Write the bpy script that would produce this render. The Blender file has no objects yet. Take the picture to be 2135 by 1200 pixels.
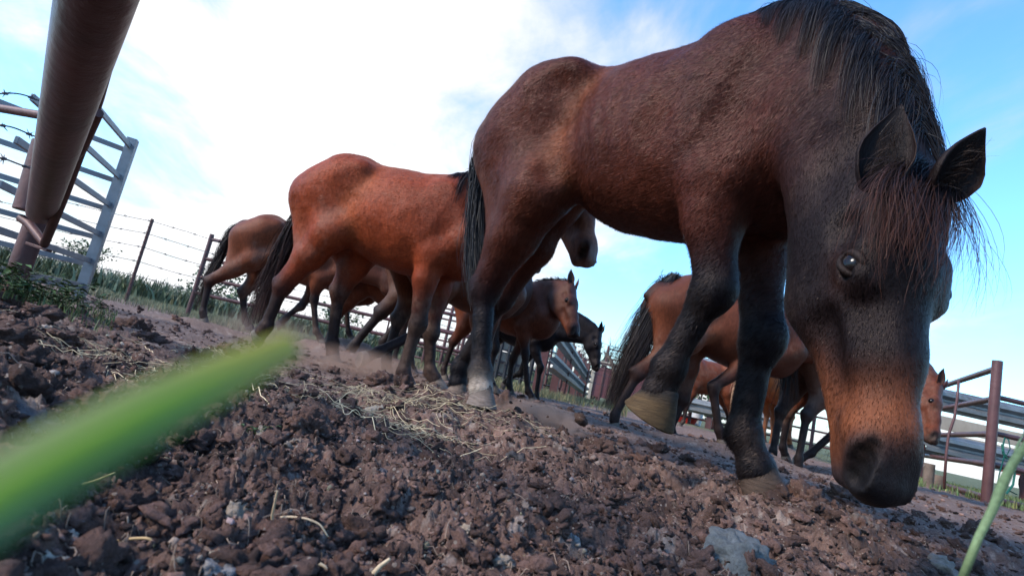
import bpy, math, random
import time as _t
T0_ = _t.time()
import numpy as np
from mathutils import Vector, Matrix
from mathutils.bvhtree import BVHTree

random.seed(7); RNG = np.random.default_rng(7)
S = bpy.context.scene
COL = S.collection

# ------------------------------------------------------------------ camera
F_PX = 1150.0; ROLL = math.radians(12.5); PITCH = math.radians(8.8)
CAM = np.array([0, 0, 0.20])
FW = np.array([0, math.cos(PITCH), math.sin(PITCH)])
_u0 = np.array([0, -math.sin(PITCH), math.cos(PITCH)]); _r0 = np.array([1.0, 0, 0])
CR = _r0 * math.cos(ROLL) + _u0 * math.sin(ROLL)
CU = -_r0 * math.sin(ROLL) + _u0 * math.cos(ROLL)
cd = bpy.data.cameras.new('camera'); cam = bpy.data.objects.new('camera', cd); COL.objects.link(cam)
cd.sensor_width = 36; cd.lens = F_PX / 2135 * 36; cd.clip_start = 0.01; cd.clip_end = 3000
m = Matrix.Identity(4)
for i in range(3):
    m[i][0] = CR[i]; m[i][1] = CU[i]; m[i][2] = -FW[i]; m[i][3] = CAM[i]
cam.matrix_world = m
cd.dof.use_dof = True; cd.dof.focus_distance = 1.35; cd.dof.aperture_fstop = 8.5
S.camera = cam

# ------------------------------------------------------------------ world
SUN_EL = math.radians(38); SUN_AZ = math.radians(205)   # azimuth measured from +X, counter clockwise
SUN_DIR = Vector((math.cos(SUN_AZ) * math.cos(SUN_EL), math.sin(SUN_AZ) * math.cos(SUN_EL), math.sin(SUN_EL)))
W = bpy.data.worlds.new('World'); S.world = W; W.use_nodes = True
nt = W.node_tree; nt.nodes.clear()


class NB:
    """tiny node builder"""
    def __init__(s, tree): s.t = tree
    def n(s, typ, ins=None, **props):
        nd = s.t.nodes.new(typ)
        for k, v in props.items(): setattr(nd, k, v)
        for k, v in (ins or {}).items():
            sock = nd.inputs[k]
            if hasattr(v, 'is_output'): s.t.links.new(v, sock)
            else: sock.default_value = v
        return nd
    def math(s, op, a, b=0.0, clamp=False):
        nd = s.n('ShaderNodeMath', {0: a, 1: b}, operation=op, use_clamp=clamp); return nd.outputs[0]
    def vmath(s, op, a, b=(0, 0, 0)):
        nd = s.n('ShaderNodeVectorMath', {0: a, 1: b}, operation=op); return nd.outputs[0]
    def noise(s, vec, scale, detail=4, rough=0.55, dist=0.0):
        ins = {'Scale': scale, 'Detail': detail, 'Roughness': rough, 'Distortion': dist}
        if vec is not None: ins['Vector'] = vec
        return s.n('ShaderNodeTexNoise', ins).outputs['Fac']
    def ramp(s, fac, pts):
        nd = s.n('ShaderNodeValToRGB', {'Fac': fac}); cr = nd.color_ramp
        while len(cr.elements) < len(pts): cr.elements.new(0.5)
        for e, (p, c) in zip(cr.elements, pts):
            e.position = p; e.color = (*c, 1) if len(c) == 3 else c
        return nd.outputs['Color']
    def mix(s, fac, a, b, blend='MIX'):
        nd = s.n('ShaderNodeMix', data_type='RGBA', blend_type=blend)
        for k, v in ((0, fac), (6, a), (7, b)):
            if hasattr(v, 'is_output'): s.t.links.new(v, nd.inputs[k])
            else: nd.inputs[k].default_value = v if k == 0 or len(v) == 4 else (*v, 1)
        return nd.outputs[2]
    def link(s, a, b): s.t.links.new(a, b)


b = NB(nt)
sky = b.n('ShaderNodeTexSky', sky_type='NISHITA', sun_disc=False, sun_elevation=SUN_EL,
          sun_rotation=math.radians(90) - SUN_AZ, air_density=1.3, dust_density=0.6, ozone_density=2.5)
tc = b.n('ShaderNodeTexCoord').outputs['Generated']
sep = b.n('ShaderNodeSeparateXYZ', {0: tc})
zc = b.math('ADD', b.math('MAXIMUM', sep.outputs[2], 0.0), 0.22)
pu = b.math('DIVIDE', sep.outputs[0], zc); pv = b.math('DIVIDE', sep.outputs[1], zc)
pl = b.n('ShaderNodeCombineXYZ', {0: pu, 1: pv, 2: 0.0}).outputs[0]
plm = b.n('ShaderNodeMapping', {'Vector': pl, 'Location': (3.1, 1.7, 0), 'Rotation': (0, 0, 0.5), 'Scale': (1.0, 0.62, 1)}).outputs[0]
n1 = b.noise(plm, 1.9, 8, 0.58, 0.5)
n2 = b.noise(plm, 3.2, 6, 0.6, 0.6)
# one bright cloud bank overhead, its middle towards where the camera looks slightly left; thinner to the right
bank = b.n('ShaderNodeVectorMath', {0: tc, 1: (-0.34, 0.83, 0.44)}, operation='DOT_PRODUCT').outputs['Value']
bk = b.math('MAXIMUM', b.math('MULTIPLY', b.math('SUBTRACT', bank, 0.885), 2.6), -0.20)
cl = b.math('ADD', b.math('ADD', b.math('MULTIPLY', n1, 1.15), b.math('MULTIPLY', n2, 0.45)), bk)
low = b.n('ShaderNodeMapRange', {0: sep.outputs[2], 1: 0.17, 2: 0.0, 3: 0.0, 4: 0.34}, interpolation_type='SMOOTHSTEP').outputs[0]
cl = b.math('ADD', cl, low)
fac = b.n('ShaderNodeMapRange', {0: cl, 1: 0.58, 2: 1.06}, interpolation_type='SMOOTHSTEP').outputs[0]
shade = b.n('ShaderNodeMapRange', {0: cl, 1: 0.75, 2: 1.35, 3: 6.0, 4: 11.5}).outputs[0]
ccol = b.n('ShaderNodeCombineXYZ', {0: b.math('MULTIPLY', shade, 0.975), 1: b.math('MULTIPLY', shade, 0.985), 2: b.math('MULTIPLY', shade, 1.01)}).outputs[0]
skyc = b.mix(1.0, sky.outputs[0], (1.4, 2.25, 3.0, 1), 'MULTIPLY')
skyout = b.mix(fac, skyc, ccol)
bg = b.n('ShaderNodeBackground', {'Color': skyout, 'Strength': 0.10})
wo = b.n('ShaderNodeOutputWorld'); b.link(bg.outputs[0], wo.inputs[0])

sd = bpy.data.lights.new('sun', 'SUN'); sd.energy = 4.0; sd.angle = math.radians(12); sd.color = (1.0, 0.90, 0.78)
so = bpy.data.objects.new('sun', sd); COL.objects.link(so)
so.rotation_euler = SUN_DIR.to_track_quat('Z', 'Y').to_euler()

vs = S.view_settings; vs.view_transform = 'Standard'; vs.look = 'None'; vs.gamma = 1; vs.use_curve_mapping = False
vs.exposure = 0.5
cy = S.cycles
cy.use_denoising = True; cy.max_bounces = 6; cy.diffuse_bounces = 3; cy.glossy_bounces = 3; cy.transmission_bounces = 4
cy.transparent_max_bounces = 8; cy.volume_bounces = 1; cy.use_adaptive_sampling = True; cy.adaptive_threshold = 0.02
cy.sample_clamp_indirect = 8


# ------------------------------------------------------------------ projection helpers
def ray(x, y): return FW + CR * (x - 1067.5) / F_PX + CU * (600 - y) / F_PX
def atz(x, y, z): d = ray(x, y); return CAM + d * ((z - CAM[2]) / d[2])
def aty(x, y, Y): d = ray(x, y); return CAM + d * (Y / d[1])


# ------------------------------------------------------------------ noise in numpy
def h01(ix, iy, iz=0, seed=0):
    n = (np.asarray(ix, np.int64) * 374761393 + np.asarray(iy, np.int64) * 668265263 + np.asarray(iz, np.int64) * 2147483647 + seed * 974634777) & 0xffffffff
    n = ((n ^ (n >> 13)) * 1274126177) & 0xffffffff
    n = ((n ^ (n >> 16)) * 2246822519) & 0xffffffff
    n = n ^ (n >> 15)
    return (n & 0xffffff) / float(0xffffff)
def vnoise2(x, y, seed=0):
    ix = np.floor(x).astype(np.int64); iy = np.floor(y).astype(np.int64); fx = x - ix; fy = y - iy
    ux = fx * fx * (3 - 2 * fx); uy = fy * fy * (3 - 2 * fy)
    a = h01(ix, iy, 0, seed); c = h01(ix + 1, iy, 0, seed); d = h01(ix, iy + 1, 0, seed); e = h01(ix + 1, iy + 1, 0, seed)
    return (a * (1 - ux) + c * ux) * (1 - uy) + (d * (1 - ux) + e * ux) * uy
def fbm2(x, y, o=4, seed=0):
    s = 0; a = 0.5
    for k in range(o): s = s + a * vnoise2(x * 2 ** k + 17.3 * k, y * 2 ** k - 9.1 * k, seed + k); a *= 0.5
    return s
def vnoise3(p, seed=0):
    i = np.floor(p).astype(np.int64); f = p - i; u = f * f * (3 - 2 * f); r = 0
    for dx in (0, 1):
        for dy in (0, 1):
            for dz in (0, 1):
                w = (u[:, 0] if dx else 1 - u[:, 0]) * (u[:, 1] if dy else 1 - u[:, 1]) * (u[:, 2] if dz else 1 - u[:, 2])
                r = r + w * h01(i[:, 0] + dx, i[:, 1] + dy, i[:, 2] + dz, seed)
    return r
def worley2(x, y, seed=0):
    """F1, id of nearest cell"""
    ix = np.floor(x).astype(np.int64); iy = np.floor(y).astype(np.int64)
    f1 = np.full(x.shape, 9.0); idv = np.zeros(x.shape)
    for dx in (-1, 0, 1):
        for dy in (-1, 0, 1):
            cx = ix + dx; cy_ = iy + dy
            px_ = cx + h01(cx, cy_, 1, seed); py_ = cy_ + h01(cx, cy_, 2, seed)
            d = np.hypot(px_ - x, py_ - y); c = d < f1
            f1 = np.where(c, d, f1); idv = np.where(c, h01(cx, cy_, 3, seed), idv)
    return f1, idv
def sstep(a, c, x): t = np.clip((x - a) / (c - a), 0, 1); return t * t * (3 - 2 * t)


# ------------------------------------------------------------------ object helpers
def mesh_obj(name, verts, faces, mat=None, parent=None, smooth=True, cols=None):
    me = bpy.data.meshes.new(name)
    verts = np.asarray(verts, np.float32)
    if isinstance(faces, np.ndarray):
        k = faces.shape[1]; nf = len(faces)
        me.vertices.add(len(verts)); me.vertices.foreach_set('co', verts.ravel())
        me.loops.add(nf * k); me.loops.foreach_set('vertex_index', faces.astype(np.int32).ravel())
        me.polygons.add(nf); me.polygons.foreach_set('loop_start', (np.arange(nf) * k).astype(np.int32))
        me.update(calc_edges=True)
    else:
        me.from_pydata([tuple(v) for v in verts.tolist()], [], faces)
    if smooth: me.polygons.foreach_set('use_smooth', np.ones(len(me.polygons), bool))
    if cols is not None:
        at = me.color_attributes.new('tint', 'FLOAT_COLOR', 'POINT')
        c = np.ones((len(verts), 4), np.float32); c[:, :3] = cols; at.data.foreach_set('color', c.ravel())
    if mat: me.materials.append(mat)
    o = bpy.data.objects.new(name, me); COL.objects.link(o)
    if parent is not None: o.parent = parent
    return o
def tag(o, label=None, cat=None, group=None, kind=None):
    if label: o['label'] = label
    if cat: o['category'] = cat
    if group: o['group'] = group
    if kind: o['kind'] = kind
    return o
def empty(name, loc=(0, 0, 0), rz=0.0, sc=1.0):
    o = bpy.data.objects.new(name, None); COL.objects.link(o); o.location = loc; o.rotation_euler = (0, 0, rz)
    o.scale = (sc, sc, sc); o.empty_display_size = 0.1; return o
def unit(v): v = np.asarray(v, float); return v / (np.linalg.norm(v) + 1e-12)
def unit_rows(v): return v / (np.linalg.norm(v, axis=1, keepdims=True) + 1e-9)


def tube_data(pts, rad, n=10, caps=True, flat=1.0, up=(0.13, 0.2, 0.97)):
    pts = np.asarray(pts, float); k = len(pts)
    rad = np.full(k, rad) if np.isscalar(rad) else np.asarray(rad, float)
    V = []; Fc = []; prev = None
    for i in range(k):
        t = unit(pts[min(i + 1, k - 1)] - pts[max(i - 1, 0)])
        if prev is None:
            s = unit(np.cross(t, up))
        else:
            s = unit(prev - t * np.dot(prev, t))
        prev = s; u = np.cross(t, s)
        for j in range(n):
            a = 2 * math.pi * j / n; V.append(pts[i] + rad[i] * (math.cos(a) * s + flat * math.sin(a) * u))
    for i in range(k - 1):
        for j in range(n):
            a = i * n + j; c = i * n + (j + 1) % n; Fc.append((a, c, c + n, a + n))
    if caps: Fc.append(tuple(range(n - 1, -1, -1))); Fc.append(tuple((k - 1) * n + j for j in range(n)))
    return V, Fc
class MB:
    def __init__(s): s.v = []; s.f = []
    def add(s, V, Fc):
        o = len(s.v); s.v += [tuple(map(float, p)) for p in V]; s.f += [tuple(i + o for i in f) for f in Fc]; return s
    def tube(s, pts, rad, n=10, **k): return s.add(*tube_data(pts, rad, n, **k))
    def box(s, c, hx, hy, hz):
        """c centre, hx hy hz half-extent vectors"""
        c = np.array(c, float); V = []
        for i in (-1, 1):
            for j in (-1, 1):
                for k in (-1, 1): V.append(c + i * np.array(hx) + j * np.array(hy) + k * np.array(hz))
        return s.add(V, [(0, 1, 3, 2), (4, 6, 7, 5), (0, 4, 5, 1), (2, 3, 7, 6), (0, 2, 6, 4), (1, 5, 7, 3)])
    def bar(s, a, c, w, h, up=(0, 0, 1)):
        a = np.array(a, float); c = np.array(c, float); d = c - a; u = unit(d); sd_ = unit(np.cross(u, up)); uu = np.cross(sd_, u)
        return s.box((a + c) / 2, d / 2, sd_ * w / 2, uu * h / 2)
    def build(s, name, mat, parent=None, smooth=False, bevel=0):
        o = mesh_obj(name, np.array(s.v), s.f, mat, parent, smooth)
        if bevel:
            md = o.modifiers.new('bevel', 'BEVEL'); md.width = bevel; md.segments = 2; md.limit_method = 'ANGLE'
        return o
def smooth_by_angle(o, ang=0.6):
    me = o.data; me.polygons.foreach_set('use_smooth', np.ones(len(me.polygons), bool))
    n = len(me.edges); sharp = np.zeros(n, bool)
    import bmesh
    bm = bmesh.new(); bm.from_mesh(me)
    for i, e in enumerate(bm.edges):
        if len(e.link_faces) == 2 and e.calc_face_angle(0) > ang: sharp[i] = True
    bm.free(); at = me.attributes.new('sharp_edge', 'BOOLEAN', 'EDGE'); at.data.foreach_set('value', sharp)
    return o


# ------------------------------------------------------------------ materials
MATS = {}
def new_mat(name):
    mt = bpy.data.materials.new(name); mt.use_nodes = True; t = mt.node_tree; t.nodes.clear()
    return mt, NB(t)
def finish(nb, ins, disp=None):
    p = nb.n('ShaderNodeBsdfPrincipled', ins); o = nb.n('ShaderNodeOutputMaterial'); nb.link(p.outputs[0], o.inputs[0]); return p
def mat_tint(name, rough=0.5, spec=0.4, bump=0.0, nscale=30, var=0.35, stretch=(1, 1, 1), sheen=0.0, bscale=120, coarse=2.5, tintc=None):
    mt, q = new_mat(name)
    col = q.n('ShaderNodeAttribute', attribute_name='tint').outputs['Color']
    oc = q.n('ShaderNodeTexCoord').outputs['Object']
    mp = q.n('ShaderNodeMapping', {'Vector': oc, 'Scale': stretch}).outputs[0]
    a = q.noise(mp, nscale, 5, 0.65, 0.3)
    c2 = q.noise(oc, coarse, 4, 0.6, 0.4)
    v = q.n('ShaderNodeMapRange', {0: a, 1: 0.3, 2: 0.7, 3: 1 - var, 4: 1 + var}).outputs[0]
    v2 = q.n('ShaderNodeMapRange', {0: c2, 1: 0.3, 2: 0.7, 3: 1 - var * .6, 4: 1 + var * .6}).outputs[0]
    vv = q.math('MULTIPLY', v, v2)
    cc = q.n('ShaderNodeVectorMath', {0: col, 3: vv}, operation='SCALE').outputs[0]
    ins = {'Base Color': cc, 'Roughness': rough, 'Specular IOR Level': spec}
    if tintc: ins['Specular Tint'] = (*tintc, 1)
    if sheen: ins['Sheen Weight'] = sheen; ins['Sheen Roughness'] = 0.45; ins['Sheen Tint'] = (1, .75, .6, 1)
    if bump:
        bn = q.noise(mp, bscale, 4, 0.7, 0.2)
        ins['Normal'] = q.n('ShaderNodeBump', {'Strength': bump, 'Distance': 0.01, 'Height': bn}).outputs[0]
    finish(q, ins); return mt
def mat_flat(name, col, rough=0.6, metal=0.0, spec=0.4, var=0.25, nscale=20, bump=0.15, dark=None, dthr=(0.55, 0.7), coat=0.0):
    mt, q = new_mat(name)
    oc = q.n('ShaderNodeTexCoord').outputs['Object']
    a = q.noise(oc, nscale, 6, 0.65, 0.3)
    v = q.n('ShaderNodeMapRange', {0: a, 1: 0.25, 2: 0.75, 3: 1 - var, 4: 1 + var}).outputs[0]
    cc = q.n('ShaderNodeVectorMath', {0: col, 3: v}, operation='SCALE').outputs[0]
    if dark:
        m2 = q.noise(oc, nscale * 0.35, 6, 0.7, 0.5)
        f = q.n('ShaderNodeMapRange', {0: m2, 1: dthr[0], 2: dthr[1]}).outputs[0]
        cc = q.mix(f, cc, dark)
    ins = {'Base Color': cc, 'Roughness': rough, 'Metallic': metal, 'Specular IOR Level': spec}
    if coat: ins['Coat Weight'] = coat
    if bump: ins['Normal'] = q.n('ShaderNodeBump', {'Strength': bump, 'Distance': 0.01, 'Height': q.noise(oc, nscale * 4, 4, 0.6)}).outputs[0]
    finish(q, ins); return mt

# ------------------------------------------------------------------ horse clay: signed distances, smooth unions, surface nets
class Clay:
    def __init__(s): s.P = []
    def cone(s, a, c, ra, rb, k=0.05, ca=None, cb=None, lat=None, sq=1.0, sub=False):
        a = np.array(a, float); c = np.array(c, float)
        ca = BODY if ca is None else ca; cb = ca if cb is None else cb
        if lat is None: lat = np.array([0, 1.0, 0])
        s.P.append(dict(a=a, b=c, ra=ra, rb=rb, k=k, ca=np.array(ca), cb=np.array(cb), lat=unit(lat), sq=sq, sub=sub))
    def ball(s, a, r, k=0.05, ca=None, **kw): s.cone(a, np.array(a, float) + (0, 0, 1e-4), r, r, k, ca, **kw)
    def dist(s, p, X, Y, Z, want_t=False):
        a = p['a']; d = p['b'] - a; l = p['lat']; q = 1 / p['sq']
        px_, py_, pz_ = X - a[0], Y - a[1], Z - a[2]
        if p['sq'] != 1.0:
            w = (px_ * l[0] + py_ * l[1] + pz_ * l[2]) * (q - 1)
            px_ = px_ + w * l[0]; py_ = py_ + w * l[1]; pz_ = pz_ + w * l[2]
            d = d + l * (d @ l) * (q - 1)
        t = np.clip((px_ * d[0] + py_ * d[1] + pz_ * d[2]) / (d @ d + 1e-12), 0, 1)
        D = np.sqrt((px_ - t * d[0]) ** 2 + (py_ - t * d[1]) ** 2 + (pz_ - t * d[2]) ** 2) - (p['ra'] + (p['rb'] - p['ra']) * t)
        D = D * (0.5 + 0.5 * min(1, p['sq']))
        return (D, t) if want_t else D
    def mesh(s, h):
        adds = [p for p in s.P if not p['sub']]
        lo = np.min([np.minimum(p['a'] - p['ra'] * max(1, p['sq']), p['b'] - p['rb'] * max(1, p['sq'])) for p in adds], 0) - 0.04
        hi = np.max([np.maximum(p['a'] + p['ra'] * max(1, p['sq']), p['b'] + p['rb'] * max(1, p['sq'])) for p in adds], 0) + 0.04
        n = np.ceil((hi - lo) / h).astype(int) + 1
        G = np.full(n, 1.0, np.float32)
        ax = [lo[i] + np.arange(n[i]) * h for i in range(3)]
        for p in s.P:
            R_ = max(p['ra'], p['rb']) * max(1, p['sq']) + p['k'] * 1.6 + 2 * h
            l0 = np.minimum(p['a'], p['b']) - R_; h0 = np.maximum(p['a'], p['b']) + R_
            i0 = np.clip(np.floor((l0 - lo) / h).astype(int), 0, n); i1 = np.clip(np.ceil((h0 - lo) / h).astype(int) + 1, 0, n)
            if np.any(i1 <= i0): continue
            X = ax[0][i0[0]:i1[0]].astype(np.float32)[:, None, None]; Y = ax[1][i0[1]:i1[1]].astype(np.float32)[None, :, None]; Z = ax[2][i0[2]:i1[2]].astype(np.float32)[None, None, :]
            D = s.dist(p, X, Y, Z)
            sl = tuple(slice(i0[i], i1[i]) for i in range(3)); g = G[sl]; k = p['k']
            if p['sub']:
                hh = np.maximum(k - np.abs(g + D), 0) / k
                G[sl] = np.maximum(g, -D) + hh * hh * k / 4
            else:
                hh = np.maximum(k - np.abs(g - D), 0) / k
                G[sl] = np.minimum(g, D) - hh * hh * k / 4
        # surface nets
        ins = G < 0
        c8 = [(i, j, k) for i in (0, 1) for j in (0, 1) for k in (0, 1)]
        cnt = np.zeros(n - 1, np.int8)
        for (i, j, k) in c8: cnt += ins[i:n[0] - 1 + i, j:n[1] - 1 + j, k:n[2] - 1 + k]
        act = (cnt > 0) & (cnt < 8); idx = np.full(n - 1, -1, np.int64); ci = np.argwhere(act); idx[act] = np.arange(len(ci))
        acc = np.zeros((len(ci), 3)); w = np.zeros(len(ci))
        for e0 in c8:
            for axn in range(3):
                if e0[axn]: continue
                e1 = list(e0); e1[axn] = 1
                g0 = G[ci[:, 0] + e0[0], ci[:, 1] + e0[1], ci[:, 2] + e0[2]].astype(float); g1 = G[ci[:, 0] + e1[0], ci[:, 1] + e1[1], ci[:, 2] + e1[2]].astype(float)
                cr = (g0 < 0) != (g1 < 0); t = np.where(cr, g0 / np.where(cr, g0 - g1, 1), 0)
                pt = np.array(e0, float)[None] + t[:, None] * (np.array(e1) - np.array(e0))[None]
                acc += pt * cr[:, None]; w += cr
        V = lo + (ci + acc / w[:, None]) * h
        Q = []
        for axn in range(3):
            o1, o2 = [(1, 2), (2, 0), (0, 1)][axn]
            s0 = [slice(1, n[i] - 1) for i in range(3)]; s1 = list(s0); s0[axn] = slice(0, n[axn] - 1); s1[axn] = slice(1, n[axn])
            A = ins[tuple(s0)]; B = ins[tuple(s1)]; e = np.argwhere(A != B)
            off = np.array([0 if i == axn else 1 for i in range(3)]); fl = A[A != B]; e = e + off
            d1 = np.zeros(3, int); d1[o1] = 1; d2 = np.zeros(3, int); d2[o2] = 1
            def I(x): return idx[x[:, 0], x[:, 1], x[:, 2]]
            q = np.stack([I(e - d1 - d2), I(e - d2), I(e), I(e - d1)], 1)
            q[~fl] = q[~fl][:, ::-1]; Q.append(q)
        Q = np.concatenate(Q)
        # light relaxation
        for it in range(2):
            ed = np.concatenate([Q[:, [0, 1]], Q[:, [1, 2]], Q[:, [2, 3]], Q[:, [3, 0]]])
            deg = np.bincount(ed[:, 0], minlength=len(V)) + np.bincount(ed[:, 1], minlength=len(V))
            sm = np.stack([np.bincount(ed[:, 0], V[ed[:, 1], i], len(V)) + np.bincount(ed[:, 1], V[ed[:, 0], i], len(V)) for i in range(3)], 1) / np.maximum(deg, 1)[:, None]
            V = V + 0.5 * (sm - V)
        # colours
        num = np.zeros((len(V), 3)); den = np.zeros(len(V)) + 1e-9
        for p in s.P:
            R_ = max(p['ra'], p['rb']) * max(1, p['sq']) + 0.15
            l0 = np.minimum(p['a'], p['b']) - R_; h0 = np.maximum(p['a'], p['b']) + R_
            m_ = np.all((V > l0) & (V < h0), 1); v = V[m_]
            if not len(v): continue
            D, t = s.dist(p, v[:, 0], v[:, 1], v[:, 2], True)
            if p['sub']: ww = np.exp(-np.abs(D) / 0.005) * 3
            else: ww = np.exp(-np.abs(np.maximum(D, -0.01)) / 0.016) * (np.minimum(1, 0.3 + p['ra'] * 8))
            num[m_] += ww[:, None] * (p['ca'] + (p['cb'] - p['ca']) * t[:, None]); den[m_] += ww
        return V, Q, num / den[:, None]

def bez(p0, p1, p2, t): return (1 - t) ** 2 * p0 + 2 * t * (1 - t) * p1 + t * t * p2

def strands(name, roots, paths, width, mat, parent, cols=None, tip=0.15, roll=0.9, seed=1):
    """roots ignored; paths (N,S,3) -> thin ribbons"""
    N, Sg, _ = paths.shape; rg = np.random.default_rng(seed)
    T = np.gradient(paths, axis=1); T /= np.linalg.norm(T, axis=2, keepdims=True) + 1e-9
    ref = rg.normal(size=(N, 1, 3)) * roll; ref[..., 0] += 0.2
    sd_ = np.cross(T, np.broadcast_to(ref, T.shape)); sd_ /= np.linalg.norm(sd_, axis=2, keepdims=True) + 1e-9
    w = (width if np.isscalar(width) else width[:, None]) * (1 - (1 - tip) * np.linspace(0, 1, Sg) ** 1.5)[None]
    A = paths - sd_ * w[..., None] / 2; B = paths + sd_ * w[..., None] / 2
    V = np.stack([A, B], 2).reshape(-1, 3)
    base = (np.arange(N)[:, None] * Sg + np.arange(Sg - 1)[None]).ravel() * 2
    Q = np.stack([base, base + 1, base + 3, base + 2], 1)
    cc = None
    if cols is not None: cc = np.repeat(np.repeat(cols[:, None], Sg, 1), 2, 1).reshape(-1, 3) if cols.ndim == 2 else np.repeat(cols, 2, 1).reshape(-1, 3)
    return mesh_obj(name, V, Q, mat, parent, True, cc)

BODY = (0.1, 0.03, 0.015)
COAT = mat_tint('horse_coat', 0.5, 0.14, 0.3, 60, 0.3, (1, 1, .35), 0.0, 260, tintc=(1, .82, .76))
HAIR = mat_tint('horse_hair', 0.5, 0.15, 0, 40, 0.3)
HOOF = mat_tint('hoof_horn', 0.65, 0.18, 0.5, 22, 0.45, (1, 1, 7), 0, 60)
EYE = mat_flat('eye_gloss', (0.006, 0.004, 0.004), 0.16, 0, 0.22, 0.1, 10, 0)
# ------------------------------------------------------------------ horse builder
def lerp(a, c, t): return np.asarray(a, float) * (1 - t) + np.asarray(c, float) * t
def ear_mesh(base, tip, opn, w, mat, parent, col, colin):
    base = np.array(base, float); tip = np.array(tip, float); ax = tip - base; L = np.linalg.norm(ax); ax = ax / L
    opn = unit(opn - ax * np.dot(opn, ax)); sd_ = np.cross(ax, opn); NS, NA = 18, 17; V = []; C = []
    for layer in (0, 1):
        for i in range(NS + 1):
            t = i / NS; W_ = w * float(np.interp(t, [0, .15, .35, .5, .68, .84, .94, 1], [.55, .84, 1.0, .93, .68, .36, .15, .0])) * (1 if layer == 0 else .93)
            cup = float(np.interp(t, [0, .3, .7, 1], [1.0, .85, .55, .3])); c = base + ax * L * (t * (1 if layer == 0 else .985) - .06) + opn * (-.10 * L * (1 - t) + .05 * L * t * t) + opn * (.005 if layer else 0)
            for j in range(NA):
                u = -1 + 2 * j / (NA - 1); a = u * math.radians(80 + 30 * (1 - t)); d = 1 - math.cos(a)
                p = c + sd_ * W_ * (math.sin(a) if abs(a) < 1.57 else math.copysign(1 - .25 * (abs(a) - 1.57), a)) + opn * W_ * cup * d * .75
                V.append(p); C.append(lerp(colin, (.03, .014, .01), .5 * abs(u) ** 3) if layer else lerp(col, (0.006, .005, .006), max(0, t * 1.5 - .5)))
    Fc = []; nL = (NS + 1) * NA
    for layer in (0, 1):
        for i in range(NS):
            for j in range(NA - 1):
                a = layer * nL + i * NA + j; q = (a, a + 1, a + NA + 1, a + NA); Fc.append(q if layer == 1 else q[::-1])
    for i in range(NS):
        for j, fl in ((0, 0), (NA - 1, 1)):
            a = i * NA + j; q = (a, a + NA, a + nL + NA, a + nL); Fc.append(q[::-1] if not fl else q)
    for j in range(NA - 1): a = NS * NA + j; Fc.append((a, a + 1, a + 1 + nL, a + nL))
    return mesh_obj('ear', V, Fc, mat, parent, True, np.array(C))

def hoof_mesh(cor, toe, lat, parent, planted, col, rad=0.058, dark=(0.03, .022, .018), along=None, flex=.5):
    cor = np.array(cor, float); toe = np.array(toe, float); d = toe - cor; L = np.linalg.norm(d); d = d / L
    if planted:
        sn = np.array([0, 0, -1.0]); fr = np.array([1.0, 0, 0]) if along is None else unit(along)
    else:
        df = unit(np.cross(d, lat)); sn = unit(.85 * d - flex * df); fr = unit(df - sn * np.dot(df, sn))
    sd_ = np.cross(sn, fr); N = 28; V = []; C = []; rg = random.Random(int(toe[0] * 1000))
    rings = [(-0.10, .74), (0.0, .80), (.12, .80), (.35, .87), (.6, .93), (.80, .975), (.92, 1.0), (.98, .985), (1.0, .94), (.99, .86), (.96, .78)]
    for ri, (t, s_) in enumerate(rings):
        # the sole ring lies in the sole plane through toe, the coronet ring is tilted lower at the heel
        for j in range(N):
            a = 2 * math.pi * j / N; cx = math.cos(a); fx = cx * rad * s_ * (1.08 if cx > 0 else .98); sy = math.sin(a) * rad * s_ * 0.93
            top = cor + fr * fx * 0.78 + sd_ * sy * .82 + sn * (0.024 * (-cx) + .004); bot = toe + fr * fx + sd_ * sy
            p = top + (bot - top) * t
            if .1 < t < .9: p = p + fr * cx * 0.0014 * math.sin(ri * 7) + sn * .001 * math.sin(3 * a)
            if t > .99: p = p - sn * rg.random() * .004
            V.append(p); C.append(lerp(dark, col, min(1, max(0, t * 3))) if not isinstance(col, str) else dark)
    Fc = [(i * N + j, i * N + (j + 1) % N, (i + 1) * N + (j + 1) % N, (i + 1) * N + j) for i in range(len(rings) - 1) for j in range(N)]
    V.append(toe - sn * .012); C.append(lerp(col, dark, .5)); c0 = len(V) - 1
    Fc += [((len(rings) - 1) * N + j, (len(rings) - 1) * N + (j + 1) % N, c0) for j in range(N)]
    return mesh_obj('hoof', V, Fc, HOOF, parent, True, np.array(C))

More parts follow.
